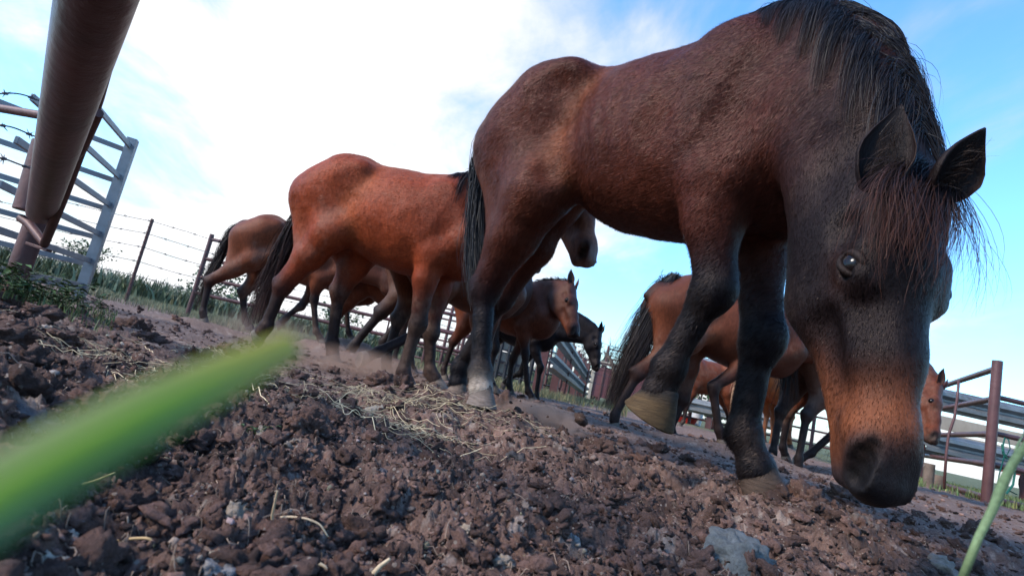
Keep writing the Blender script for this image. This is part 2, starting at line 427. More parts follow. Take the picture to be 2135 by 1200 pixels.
def hair_paths(roots, dirs, lens, grav, bvh, steps=9, off=0.004, curl=0.0, seed=3, clump=None, pull=.6):
    rg = np.random.default_rng(seed); N = len(roots); P = np.zeros((N, steps, 3)); P[:, 0] = roots; D = dirs / (np.linalg.norm(dirs, axis=1, keepdims=True) + 1e-9)
    w = rg.normal(size=(N, 3)) * curl; offs = off * (0.4 + 1.6 * rg.random(N))
    for i in range(1, steps):
        D = D + grav[None] * (1.6 / steps) + w * (1 / steps); D /= np.linalg.norm(D, axis=1, keepdims=True) + 1e-9
        q = P[:, i - 1] + D * (lens / (steps - 1))[:, None]
        if bvh is not None:
            for k in range(N):
                r = bvh.find_nearest(Vector(q[k]), 0.12)
                if r[0] is not None:
                    nn = np.array(r[1]); lc = np.array(r[0]); dd = (q[k] - lc) @ nn
                    if dd < offs[k]: q[k] = lc + nn * offs[k]
        P[:, i] = q
    if clump is not None:
        # hairs lean towards the leader of their lock, more so at the tips
        for c_ in np.unique(clump):
            ix = np.where(clump == c_)[0]
            if len(ix) < 3: continue
            rel_ = P[ix] - P[ix, :1]; L_ = P[ix].mean(0); wt = (np.linspace(0, 1, steps) ** 1.3 * pull)[None, :, None]
            P[ix] = P[ix] * (1 - wt) + L_[None] * wt + (P[ix] - P[ix].mean(0)[None]) * 0
    return P

def solve_picks(sp):
    """photo picks -> horse-local joints, once, before anything is built"""
    h = math.radians(sp['head']); f = np.array([math.cos(h), math.sin(h), 0]); l = np.array([-math.sin(h), math.cos(h), 0])
    o = np.array([sp['loc'][0], sp['loc'][1], sp.get('z0', 0.0)]); sc = sp['sc']
    def loc_(p, lat):
        if len(p) == 3: return np.array(p, float)
        d = ray(*p); t = ((o + l * lat * sc - CAM) @ l) / (d @ l); q = (CAM + d * t - o) / sc; return np.array([q @ f, q @ l, q[2]])
    sp['toloc'] = loc_
    sp['w2l'] = lambda w: np.array([(np.asarray(w) - o) @ f, (np.asarray(w) - o) @ l, (np.asarray(w) - o)[2]]) / sc
    sp['l2w'] = lambda p: o + sc * (f * p[0] + l * p[1] + np.array([0, 0, p[2]]))
    sp['J'] = {}
    for n, pk in sp['legs'].items():
        lat = (-1 if n[0] == 'r' else 1) * (0.13 if n[1] == 'h' else 0.12)
        sp['J'][n] = [loc_(p, lat) for p in pk[:3]]
    return sp

def build_horse(sp):
    t0_ = _t.time()
    global BODY
    B = sp['body']; DK = sp.get('dark', (0.012, 0.010, 0.011)); MZ = sp.get('muzzle', B); BODY = B; LT = sp.get('light', B); FC = sp.get('face', B)
    root = empty('horse', (sp['loc'][0], sp['loc'][1], sp.get('z0', 0.0)), math.radians(sp['head']), sp['sc'])
    tag(root, sp['label'], 'horse', sp.get('group', 'horses milling about in the corral'))
    c = Clay(); up = np.array([0, 0, 1.0]); y = np.array([0, 1.0, 0]); det = sp.get('detail', 0); g = sp.get('girth', 1.0)
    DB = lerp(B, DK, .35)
    # trunk
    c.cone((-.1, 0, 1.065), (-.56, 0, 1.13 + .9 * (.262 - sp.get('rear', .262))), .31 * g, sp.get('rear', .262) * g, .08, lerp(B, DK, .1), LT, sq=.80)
    c.cone((-.24, 0, 1.05), (-.34, 0, 1.065), .315 * g, .31 * g, .08, B, B, sq=.88)
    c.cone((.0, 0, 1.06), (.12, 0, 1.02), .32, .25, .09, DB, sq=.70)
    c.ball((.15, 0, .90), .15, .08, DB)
    c.cone((-.05, 0, 1.27), (-.72, 0, 1.325), .085, .10, .10, lerp(B, DK, .25), sq=1.0)
    c.cone((.05, 0, 1.375), (-.12, 0, 1.33), .055, .05, .12, lerp(B, DK, .3))
    c.cone((-.72, 0, 1.365), (-1.05, 0, 1.25), .085, .06, .12, lerp(B, DK, .25))
    for s_ in (-1, 1):
        c.cone((-.76, s_ * .10, 1.245), (-.94, s_ * .09, 1.12), .195, .17, .09, B)
        c.ball((-.62, s_ * .19, 1.32), .05, .10, B)
        c.cone((.0, s_ * .115, 1.27), (.19, s_ * .13, 1.03), .105, .105, .07, lerp(B, DK, .2))
        c.ball((.22, s_ * .085, .98), .105, .07, DB)
    c.cone((-1.04, 0, 1.28), (-1.14, 0, 1.19), .05, .032, .05, DK)
    # legs
    hoofs = []
    for n in ('rh', 'lh', 'rf', 'lf'):
        if n not in sp['J']: continue
        s_ = -1 if n[0] == 'r' else 1; jt, ft, toe = sp['J'][n]; opt = sp['legs'][n][3] if len(sp['legs'][n]) > 3 else {}
        lc = opt.get('low', DK); planted = opt.get('planted', True); lat = y; kt = opt.get('thick', 1.0) * sp.get('leg', 1.0)
        if n[1] == 'h':
            hip = np.array([-.86, s_ * .12, 1.12]); st = np.array(opt.get('top', (-.72 + .35 * (jt[0] + .98), s_ * .165, .87)))
            c.cone(hip, st, .195, .115 * opt.get('st', 1), .08, B, B, sq=.85)
            mid = st + (jt - st) * .42; back = unit(np.cross(y, unit(jt - st)))
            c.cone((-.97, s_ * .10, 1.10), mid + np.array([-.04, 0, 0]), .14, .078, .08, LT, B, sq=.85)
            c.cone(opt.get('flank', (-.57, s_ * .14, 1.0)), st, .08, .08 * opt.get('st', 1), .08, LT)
            c.cone(st, mid, .11 * opt.get('st', 1), .083, .06, B, B)
            c.cone(mid, jt, .083, .05 * kt, .05, B, lerp(B, DK, .7))
            ph = jt + np.array([-.055, 0, .03]); c.cone(mid + np.array([-.06, 0, 0]), ph, .035, .022, .05, B, DK)
            c.ball(ph, .026, .03, DK); c.ball(jt, .05 * kt, .03, DK)
            r1, r2 = .035, .028
        else:
            el = np.array(opt.get('top', (-.02 + .25 * (jt[0] - .02), s_ * .15, .84)))
            c.cone((-.06, s_ * .12, 1.16), el + np.array([-.02, 0, .06]), .13, .085, .07, lerp(B, DK, .15), sq=.85)
            c.cone((.2, s_ * .13, 1.0), el + np.array([.03, 0, 0]), .10, .085, .06, lerp(B, DK, .15))
            mid = lerp(el, jt, .35); c.cone(el + np.array([.02, 0, 0]), mid, .088, .072, .05, B); c.cone(mid, jt, .072, .044 * kt, .05, lerp(B, DK, .3), DK)
            fr = unit(np.cross(unit(ft - jt), y)); c.ball(jt + fr * .006, .049 * kt, .03, DK); c.ball(jt + (ft - jt) * .12, .042 * kt, .03, DK)
            r1, r2 = .031, .027
        fr = unit(np.cross(unit(ft - jt), y)); fa = unit(ft - jt)
        c.cone(jt, ft, r1 * kt, r2 * kt, .025, DK, DK)
        c.cone(jt - fr * .022, ft - fr * .022 - fa * .02, .02 * kt, .019 * kt, .03, DK, DK)
        c.ball(ft, .037 * kt, .025, DK); c.ball(ft - fr * .022 + fa * .012, .022 * kt, .02, DK)
        cor = ft + (toe - ft) * .50; pd = unit(cor - ft)
        c.cone(ft, cor, .030 * kt, .036 * kt, .03, lerp(DK, lc, .12), lc); c.ball(cor, .040 * kt, .015, lc); pf = np.cross(pd, y)
        hoofs.append((cor, toe, planted, opt.get('hoof', (.10, .078, .065)), opt.get('hr', .056) * kt, opt.get('flex', .5)))
    # head frame
    hs = sp.get('hs', 1.0); P = np.array(sp['poll'], float); a = unit(sp['nose'] - P); n_ = np.array(sp.get('face_n', (1, 0, .3)), float); n_ = unit(n_ - a * (n_ @ a)); l_ = np.cross(n_, a)
    def H(x, yy, z): return P + hs * (a * x + l_ * yy + n_ * z)
    sp['H'] = H
    # neck
    W0 = np.array([.02, 0, 1.36]); U0 = np.array([.24, 0, 1.02]); T = H(.09, 0, -.20)
    c1 = np.array(sp.get('c1', W0 + np.linalg.norm(P - W0) * .5 * unit([.9, 0, .25]))); c2 = np.array(sp.get('c2', lerp(U0, T, .5) + np.array([.06, 0, .0])))
    P2 = H(.02, 0, -.045); K = 7; nb = sp.get('neck', 1.0)
    sec = []
    for i in range(K + 1):
        t = i / K; cp = bez(W0, c1, P2, t); upn = bez(U0, c2, T, t); lt = unit(lerp(y, l_, sstep(.1, .9, np.array(t)))); sec.append((cp, upn, lt))
    sp['crest'] = lambda t: bez(W0, c1, P2, t)
    for i in range(K):
        (q0, u0_, l0), (q1, u1, l1) = sec[i], sec[i + 1]; t0 = i / K; t1 = (i + 1) / K
        d0 = np.linalg.norm(q0 - u0_); d1 = np.linalg.norm(q1 - u1); lm = unit(l0 + l1)
        nc0 = lerp(lerp(B, DK, .25), FC, t0); nc1 = lerp(lerp(B, DK, .25), FC, t1)
        c.cone(q0, q1, lerp(.055, .05, t0), lerp(.055, .05, t1), .09, lerp(nc0, DK, .3), lerp(nc1, DK, .3))
        c.cone(lerp(q0, u0_, .45), lerp(q1, u1, .45), d0 * .46 * nb, d1 * .46 * nb, .08, nc0, nc1, lat=lm, sq=.60)
        c.cone(lerp(q0, u0_, .93), lerp(q1, u1, .93), lerp(.09, .062, t0), lerp(.09, .062, t1), .08, nc0, nc1)
    # head
    k = .03 * hs
    def hc(p, q, r1, r2, kk=k, ca=FC, cb=None, sq=1.0, sub=False): c.cone(H(*p), H(*q), r1 * hs, r2 * hs, kk, ca, cb, lat=l_, sq=sq, sub=sub)
    hc((.02, 0, -.075), (.18, 0, -.075), .075, .083, .04, FC, FC, sq=1.08)
    hc((.18, 0, -.078), (.34, 0, -.072), .080, .062, .03, FC, FC, sq=.93)
    hc((.34, 0, -.072), (.47, 0, -.068), .061, .052, .03, FC, MZ, sq=.86)
    hc((.12, 0, -.14), (.25, 0, -.13), .105, .085, .04, FC, FC, sq=.72)
    for s_ in (-1, 1):
        hc((.10, s_ * .045, -.15), (.21, s_ * .045, -.165), .098, .085, .04, FC, FC, sq=.5)
        hc((.165, s_ * .06, -.04), (.225, s_ * .066, -.05), .030, .028, .03, FC)
        hc((.25, s_ * .068, -.095), (.36, s_ * .045, -.085), .014, .010, .025, FC, FC)
        hc((.0, s_ * .045, -.03), (.1, s_ * .06, -.035), .028, .02, .03, FC)
    hc((.22, 0, -.185), (.46, 0, -.125), .048, .032, .05, FC, MZ, sq=.9)
    hc((.47, 0, -.070), (.540, 0, -.072), .053, .043, .03, MZ, sp.get('lip', DK), sq=1.05)
    hc((.50, 0, -.118), (.535, 0, -.118), .030, .026, .015, lerp(MZ, DK, .3), sp.get('lip', DK), sq=1.2)
    if det:
        ND = lerp(DK, (0, 0, 0), .3)
        for s_ in (-1, 1):
            hc((.505, s_ * .040, -.050), (.545, s_ * .044, -.062), .026, .024, .02, sp.get('lip', DK))
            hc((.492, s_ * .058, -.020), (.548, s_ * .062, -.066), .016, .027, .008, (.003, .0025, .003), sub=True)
            hc((.550, s_ * .060, -.098), (.45, s_ * .058, -.108), .006, .007, .012, DK, sub=True)
            # eye socket: lids round the ball
            hc((.202, s_ * sp.get('eyey', .0815), -.058), (.203, s_ * sp.get('eyey', .0815), -.058), sp.get('eyer', .0245), sp.get('eyer', .0245), .004, (0.004, .003, .003), sub=True)
            hc((.170, s_ * .080, -.044), (.222, s_ * .086, -.040), .014, .012, .014, lerp(FC, DK, .4))
            hc((.188, s_ * .087, -.083), (.222, s_ * .083, -.080), .008, .008, .014, lerp(FC, MZ, .5))
            # cheek hollow and crest
            hc((.30, s_ * .085, -.125), (.40, s_ * .07, -.11), .026, .018, .04, FC, sub=True)
            hc((.115, s_ * .092, -.075), (.135, s_ * .094, -.075), .016, .016, .035, FC, sub=True)
        for q0, q1, r_, kk in sp.get('carve', []): c.cone(q0, q1, r_, r_, kk, B, sub=True)
    if det:
        for s_ in (-1, 1):
            if not sp.get('muscle', 1): continue
            c.cone((-.60, s_ * .30, 1.24), (-.58, s_ * .29, 1.18), .055, .05, .10, B, sub=True)
            c.cone((-.13, s_ * .315, 1.20), (-.17, s_ * .315, .95), .038, .04, .07, B, sub=True)
            c.cone((-.55, s_ * .285, 1.10), (-.57, s_ * .26, .93), .035, .04, .06, B, sub=True)
            c.cone((.09, s_ * .27, 1.16), (.02, s_ * .27, 1.0), .022, .022, .05, B, sub=True)
            c.cone((-.78, s_ * .335, 1.10), (-.86, s_ * .31, .90), .03, .03, .05, B, sub=True)
    V, Q, C = c.mesh(sp.get('h', .02)); 
    if det:
        hx = (V - P) @ a / hs; hz = (V - P) @ n_ / hs; k_ = (sstep(.435, .525, hx + .25 * (hz + .06) + .05 * (vnoise3(V * 22, 63) - .5)) * sstep(-.115, -.055, hz))[:, None] * sp.get('nosek', .5); C = C * (1 - k_) + np.array(sp.get('lip', DK)) * .6 * k_
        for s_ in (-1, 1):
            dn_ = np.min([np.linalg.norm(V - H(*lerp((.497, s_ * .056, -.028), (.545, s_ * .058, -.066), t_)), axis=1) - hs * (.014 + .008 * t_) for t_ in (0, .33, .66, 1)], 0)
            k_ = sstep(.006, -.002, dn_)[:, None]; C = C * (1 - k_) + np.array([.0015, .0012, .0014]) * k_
    if det:
        # ribs and slack skin: small real relief along the outward side of the barrel
        tri = V[Q]; fn = np.cross(tri[:, 2] - tri[:, 0], tri[:, 3] - tri[:, 1]); vn = np.stack([np.bincount(Q.ravel(), np.repeat(fn[:, i_], 4), len(V)) for i_ in range(3)], 1); vn = unit_rows(vn)
        rb = sstep(-.66, -.56, V[:, 0]) * sstep(-.12, -.2, V[:, 0]) * sstep(.80, .92, V[:, 2]) * sstep(1.34, 1.22, V[:, 2]) * sstep(.12, .2, np.abs(V[:, 1]))
        V = V + vn * (rb * sp.get('ribs', .0018) * np.sin((V[:, 0] + .28 * (V[:, 2] - 1.1)) * 2 * math.pi / .072))[:, None]
        V = V + vn * ((vnoise3(V * 11, 91) - .5) * .009 * np.exp(-((V[:, 2] - 1.05) / .5) ** 2) + (vnoise3(V * 28, 92) - .5) * .0035)[:, None] * (1 - .8 * (np.linalg.norm(V - H(.25, 0, -.1), axis=1) < .4))[:, None]

    # coat tone drifts with position only (dapples, dust)
    dn = vnoise3(V * 5.0, 5) * .6 + vnoise3(V * 14.0, 6) * .4
    C = C * (0.74 + 0.52 * dn)[:, None]
    du = sstep(.52, .72, vnoise3(V * 4.2, 15) * .5 + vnoise3(V * 19, 16) * .3 + vnoise3(V * 55, 17) * .2) * sp.get('dust', .22)
    C = C * (1 - du[:, None]) + np.array([.17, .105, .075]) * du[:, None]
    body = mesh_obj('body', V, Q, COAT, root, True, C)
    sp['bodyV'] = V; sp['bodyQ'] = Q; sp['bodyC'] = C
    for (cor, toe, pl, col, hr, fx) in hoofs: hoof_mesh(cor, toe, y, root, pl, col, hr, flex=fx)
    # eyes and ears
    for s_ in (-1, 1):
        ctr = H(.202, s_ * sp.get('eyey', .0815), -.058); r = sp.get('eyer', .0245) * hs; m_ = MB(); NU, NV = (20, 12) if det else (10, 6); VV = [ctr + r * up]; FF = []
        for i in range(1, NV):
            for j in range(NU):
                th = math.pi * i / NV; ph = 2 * math.pi * j / NU; VV.append(ctr + r * np.array([math.sin(th) * math.cos(ph), math.sin(th) * math.sin(ph), math.cos(th)]))
        VV.append(ctr - r * up)
        for j in range(NU): FF.append((0, 1 + j, 1 + (j + 1) % NU)); FF.append((len(VV) - 1, 1 + (NV - 2) * NU + (j + 1) % NU, 1 + (NV - 2) * NU + j))
        for i in range(NV - 2):
            for j in range(NU): q = 1 + i * NU + j; q2 = 1 + i * NU + (j + 1) % NU; FF.append((q, q + NU, q2 + NU, q2))
        eo = mesh_obj('eye', VV, FF, EYE, root, True)
        if sp.get('lids'):
            ed_ = unit(l_ * s_ * .90 + n_ * .42 + a * .06); ua = unit(a * .8 + n_ * .6 - ed_ * (ed_ @ (a * .8 + n_ * .6))); wa = np.cross(ed_, ua); wa = wa if wa @ n_ > 0 else -wa
            for up_ in (1, -1):
                P_ = []
                for q_ in range(15):
                    th = math.pi * q_ / 14; uu = math.cos(th) * .90 * r; vv = up_ * math.sin(th) * (.60 if up_ > 0 else .62) * r
                    P_.append(ctr + ed_ * (math.sqrt(max(r * r - uu * uu - vv * vv, 0)) + .001) + ua * uu + wa * vv)
                Vl, Fl = tube_data(P_, [(.0035 + (.0060 if up_ > 0 else .0032) * math.sin(math.pi * q_ / 14)) for q_ in range(15)], 10); mesh_obj('eyelid', Vl, Fl, COAT, eo, True, np.array([(.014, .009, .008)] * len(Vl)))
        ed = sp.get('ears', {}).get(s_)
        if ed is None: base = H(.0, s_ * .05, -.01); tip = H(-.155, s_ * .085, .035); opn = n_ + l_ * s_ * .8
        else: base, tip, opn = [np.array(v, float) for v in ed]
        ear_mesh(base, tip, opn, sp.get('earw', .040) * hs, COAT, root, FC, lerp(FC, DK, .8))
    me = body.data; bvh = BVHTree.FromPolygons([tuple(v) for v in V], Q.tolist()) if sp.get('mane') or sp.get('forelock') else None
    # tail
    tl = sp.get('tail')
    if tl:
        pts = np.array([(-1.06, 0, 1.25)] + [sp['toloc'](p, tl.get('lat', 0.0)) for p in tl['path']]); N = tl.get('n', 400); rg = np.random.default_rng(11)
        Sg = 12; ts = np.linspace(0, 1, Sg); kk = np.linspace(0, 1, len(pts)); ctr = np.stack([np.interp(ts, kk, pts[:, i]) for i in range(3)], 1)
        for _ in range(2): ctr[1:-1] = (ctr[:-2] + 2 * ctr[1:-1] + ctr[2:]) / 4
        w = np.interp(ts, [0, .12, .35, .75, 1], tl.get('w', [.035, .05, .085, .10, .13]))
        cl_n = 26; cl_o = rg.normal(size=(cl_n, 3)); cl_o /= np.linalg.norm(cl_o, axis=1, keepdims=True); cl_o *= rg.random((cl_n, 1)) ** .5
        cid = rg.integers(0, cl_n, N); o_ = cl_o[cid] * .85 + rg.normal(size=(N, 3)) * .22
        ln = 1 - .35 * rg.random(N) ** 1.5; bend = rg.normal(size=(N, 3)) * .02
        P_ = np.zeros((N, Sg, 3))
        st0 = rg.random(N) ** 2 * .38
        for i in range(Sg):
            tt = st0 + (ln - st0) * ts[i]; cc = np.stack([np.interp(tt, ts, ctr[:, j]) for j in range(3)], 1); ww = np.interp(tt, ts, w)
            P_[:, i] = cc + o_ * (ww * (0.35 + .65 * ts[i]))[:, None] + bend * math.sin(ts[i] * 5) 
        tc_ = np.array(tl.get('col', DK))[None] * (0.6 + .9 * rg.random((N, 1))); tipc = np.array(tl.get('tipcol', tl.get('col', DK)))
        cols = tc_[:, None] * (1 - (ts ** 2)[None, :, None]) + (tipc[None] * (0.6 + .9 * rg.random((N, 1))))[:, None] * (ts ** 2)[None, :, None]
        strands('tail', None, P_, tl.get('sw', .004), HAIR, root, cols, .2, seed=12)
    mn = sp.get('mane')
    if mn:
        N = mn.get('n', 300); rg = np.random.default_rng(21); t = rg.random(N) * mn.get('t1', 1.0); cl = np.floor(t * 24)
        R_ = np.array([sp['crest'](v) for v in t]); lt = np.array([unit(lerp(y, l_, v)) for v in t])
        cdir = np.array([unit(sp['crest'](min(1, v + .02)) - sp['crest'](v - .02)) for v in t]); nrm = np.cross(cdir, lt); nrm = np.where((nrm @ up)[:, None] < 0, -nrm, nrm) if mn.get('upfix', True) else nrm
        side = np.array([mn['side'](v, rg.random()) for v in t])[:, None]
        clr = np.random.default_rng(5).normal(size=(30, 3))[cl.astype(int)] * .12
        roots = R_ + nrm * .047 + lt * .045 * (rg.random((N, 1)) - .5); dirs = nrm * mn.get('lift', .5) + lt * side * (1.0 + .3 * rg.normal(size=(N, 1))) + clr + rg.normal(size=(N, 3)) * .10 + np.array(mn.get('bias', (0, 0, 0)))
        ln = mn.get('len', .22) * (0.5 + .7 * rg.random(N)) * (0.7 + .5 * np.sin(cl * 2.3)[...] ** 2)
        P_ = hair_paths(roots, dirs, ln, np.array(mn.get('grav', (0, 0, -1.2))), bvh, mn.get('steps', 9), mn.get('off', .005), .35, clump=(np.floor(t * 70) * 2 + (side[:, 0] > 0)).astype(int), pull=.55)
        ts = np.linspace(0, 1, P_.shape[1]); c0 = np.array(mn.get('col', DK)); c1_ = np.array(mn.get('tipcol', c0)); sc_ = (0.7 + .6 * rg.random((N, 1, 1)))
        cols = (c0 * (1 - ts ** 2)[None, :, None] + c1_ * (ts ** 2)[None, :, None]) * sc_
        strands('mane', None, P_, mn.get('sw', .0035), HAIR, root, cols, .2, seed=22)
    if sp.get('extras'):
        rg = np.random.default_rng(61)
        for s_ in (-1, 1):     # hair inside the ears
            base, tip, opn = [np.array(v, float) for v in sp['ears'][s_]]; ax = unit(tip - base); L = np.linalg.norm(tip - base); sdv = np.cross(ax, unit(opn)); n_h = 260
            tt = rg.random(n_h) ** 1.2 * .62; u_ = rg.uniform(-1, 1, n_h); rt = base + ax * (L * tt)[:, None] + sdv * (u_ * .030 * (1 - .5 * tt))[:, None] + unit(opn) * (-.006 + .020 * np.abs(u_))[:, None]
            dd = ax[None] * .9 + unit(opn) * .55 - sdv * (u_ * .6)[:, None] + rg.normal(size=(n_h, 3)) * .25
            strands('ear_hair', None, hair_paths(rt, dd, .018 + .03 * rg.random(n_h), np.array([0, 0, -.3]), None, 5, .002, .3, 62), .0007, HAIR, root, np.array([.03, .018, .014])[None] * (.5 + rg.random((n_h, 1))), .2, seed=63)
        n_h = 60; rt = np.array([H(rg.uniform(.44, .55), rg.uniform(-.05, .05), rg.uniform(-.145, -.125)) for _ in range(n_h)])
        strands('whiskers', None, hair_paths(rt, a[None] * .5 - n_[None] * .8 + rg.normal(size=(n_h, 3)) * .35, .02 + .035 * rg.random(n_h), np.array([0, 0, -.5]), None, 6, .002, .3, 64), .0006, HAIR, root, np.array([.02, .015, .013])[None] * (.5 + rg.random((n_h, 1))), .2, seed=65)
        for n in ('rh', 'lh', 'rf', 'lf'):
            jt, ft, toe = sp['J'][n]; fa = unit(ft - jt); fr = unit(np.cross(fa, y)); n_h = 420; wr = (.036 if n[1] == 'h' else .048); th = rg.normal(size=n_h) * .8; dn2 = rg.uniform(-.09, .035, n_h)
            rt = ft + fa * dn2[:, None] - fr * (np.cos(th) * wr * .8)[:, None] + y * (np.sin(th) * wr * .75)[:, None]
            dd = fa[None] * .9 - fr[None] * .35 + rg.normal(size=(n_h, 3)) * .15 + np.array([0, 0, -.3])
            strands('fetlock_hair', None, hair_paths(rt, dd, .012 + .038 * rg.random(n_h) ** 2, np.array([0, 0, -1.0]), None, 6, .002, .3, 66), .0009, HAIR, root, np.array(DK)[None] * (1.0 + 2.0 * rg.random((n_h, 1))), .2, seed=67)
    fl = sp.get('forelock')
    if fl:
        N = fl.get('n', 400); rg = np.random.default_rng(31); yy = (rg.random(N) - .5) * .085; gid = rg.integers(0, 14, N); gd = np.random.default_rng(8).normal(size=(14, 2)) * .35
        roots = np.array([H(-.01 + .05 * rg.random(), v, .0) for v in yy]) + n_ * .02 * rg.random((N, 1))
        sdv = (yy / .04)[:, None]
        dirs = a * (.55 + .2 * rg.random((N, 1))) + n_ * (fl.get('lift', .5) + .2 * rg.random((N, 1))) + l_ * (sdv * fl.get('spread', .55) + gd[gid][:, :1] + fl.get('bias', 0)) + rg.normal(size=(N, 3)) * .06
        ln = fl.get('len', .28) * (0.35 + .75 * rg.random(N)) * np.clip(1 + .9 * gd[gid][:, 1], .4, 1.35)
        P_ = hair_paths(roots, dirs, ln, np.array(fl.get('grav', (0, 0, -1.0))), bvh, 10, .004, .5, 9, clump=rg.integers(0, 3, N) + gid * 3, pull=.55)
        ts = np.linspace(0, 1, 10); c0 = np.array(fl.get('col', DK)); c1_ = np.array(fl.get('tipcol', c0)); sc_ = (0.55 + .9 * rg.random((N, 1, 1)))
        cols = (c0 * (1 - ts ** 1.6)[None, :, None] + c1_ * (ts ** 1.6)[None, :, None]) * sc_
        strands('forelock', None, P_, fl.get('sw', .003), HAIR, root, cols, .2, seed=32)
    if sp.get('fur'):
        N = sp['fur']; rg = np.random.default_rng(41)
        tri = V[Q]; ar = np.linalg.norm(np.cross(tri[:, 2] - tri[:, 0], tri[:, 3] - tri[:, 1]), axis=1); nr = np.cross(tri[:, 2] - tri[:, 0], tri[:, 3] - tri[:, 1]) / (ar[:, None] + 1e-12)
        fi = rg.choice(len(Q), N, p=ar / ar.sum()); u, v = rg.random((2, N, 1)); t4 = tri[fi]
        p = (t4[:, 0] * (1 - u) + t4[:, 1] * u) * (1 - v) + (t4[:, 3] * (1 - u) + t4[:, 2] * u) * v; nn = nr[fi]
        zt = sstep(0.0, .6, P[2] + .4 - p[:, 2])[:, None] * 0
        flow = np.array([-.75, 0, -.6]) + 0 * p
        hd = (p - P) @ a; near = (np.abs((p - H(.25, 0, -.1)) @ a) < .34 * hs) & (np.linalg.norm(p - H(.25, 0, -.1), axis=1) < .38 * hs)
        flow[near] = a * .9 - n_ * .3
        flow = flow + (np.stack([vnoise3(p * 9 + 31 * q_, 50 + q_) for q_ in range(3)], 1) - .5) * .8 + rg.normal(size=(N, 3)) * .12
        flow = flow - nn * np.sum(flow * nn, 1, keepdims=True); flow /= np.linalg.norm(flow, axis=1, keepdims=True) + 1e-9
        L_ = sp.get('furlen', .014) * (.6 + .8 * rg.random((N, 1))) * np.where(near, .5, 1)[:, None]; L_ = L_ * np.where(np.linalg.norm(p - H(.56, 0, -.08), axis=1) < .085 * hs, .25, 1)[:, None]; clump = vnoise3(p * 60, 77)[:, None]
        dr = flow + nn * (.16 + .22 * clump); sdv = np.cross(nn, flow) * sp.get('furw', .0011)
        A = p - sdv - nn * .0005; B_ = p + sdv - nn * .0005; Cc = p + dr * L_
        VV = np.stack([B_, A, Cc], 1).reshape(-1, 3); FF = np.arange(3 * N).reshape(-1, 3); cb = C[Q[fi, 0]] * (.60 + .75 * rg.random((N, 1)) ** 2) * (1.0 + .25 * clump)
        fo = mesh_obj('fur', VV, FF, FUR, root, False, np.repeat(cb, 3, 0)); fo['kind'] = 'stuff'
        # shade the hairs with the skin's normal so that they read as a coat
        nl = np.repeat(unit_rows(nn * 1.0 + rg.normal(size=(N, 3)) * .22), 3, 0); fo.data.polygons.foreach_set('use_smooth', np.ones(N, bool)); fo.data.normals_split_custom_set(nl.tolist())
    print('T horse', sp['label'][:20], round(_t.time() - t0_, 2), len(V))
    return root

FUR = mat_tint('short_coat_hair', 0.42, 0.13, 0, 20, 0.25, tintc=(1, .78, .70))

# ------------------------------------------------------------------ the horses: poses and places
HORSES = []
hero = dict(label='large dark bay horse grazing nose down nearest the camera with right foreleg lifted', loc=(.6, 1.545), head=-47, sc=.985,
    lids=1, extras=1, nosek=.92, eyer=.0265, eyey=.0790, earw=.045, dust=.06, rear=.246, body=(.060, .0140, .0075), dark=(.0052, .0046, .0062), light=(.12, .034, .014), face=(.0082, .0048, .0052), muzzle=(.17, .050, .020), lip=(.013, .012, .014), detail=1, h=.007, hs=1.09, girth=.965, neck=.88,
    legs=dict(rh=[(1012, 605), (1003, 775), (1003, 848), dict(low=(.34, .27, .22), hoof=(.16, .12, .10), thick=1.06)],
              lh=[(1045, 625), (960, 765), (948, 832), dict(hoof=(.13, .09, .07), thick=1.02, top=(-.88, .14, .96), st=.8, flank=(-.66, .13, 1.06))],
              rf=[(1490, 600), (1397, 765), (1350, 868), dict(planted=False, hoof=(.075, .044, .020), flex=.12, hr=.066, thick=1.18)],
              lf=[(1590, 700), (1552, 905), (1604, 1052), dict(hoof=(.06, .038, .028), hr=.054, thick=1.27)]),
    poll_w=(.72, .975, .745), nose_w=(.69, .875, .13), facen_w=(.22, -1, 0), c1_w=(.65, 1.34, 1.36), c2_w=(.64, 1.17, .86),
    ears_w={-1: ((1826, 385, .955), (1880, 212, .95), (-.5, -1, -.1)), 1: ((1952, 405, .95), (2052, 256, .90), (.1, -1, -.4))},
    tail=dict(path=[(1024, 262), (1005, 320), (992, 430), (988, 540), (1002, 640)], lat=0.02, n=1500, w=[.02, .035, .05, .055, .04], col=(.009, .009, .012), sw=.0035),
    mane=dict(n=7500, side=lambda t, r: (-1 if (t < .42 or r < .35) else 1), len=.25, t1=.93, lift=.3, col=(.009, .009, .012), tipcol=(.03, .014, .010), sw=.0010, grav=(0, 0, -4.0), steps=12, upfix=False, off=.004),
    forelock=dict(n=1500, len=.26, col=(.010, .009, .012), tipcol=(.075, .026, .015), sw=.0009, bias=-.80, spread=1.1, lift=.10, grav=(0, 0, -.85)), fur=220000, furlen=.015, furw=.0008)
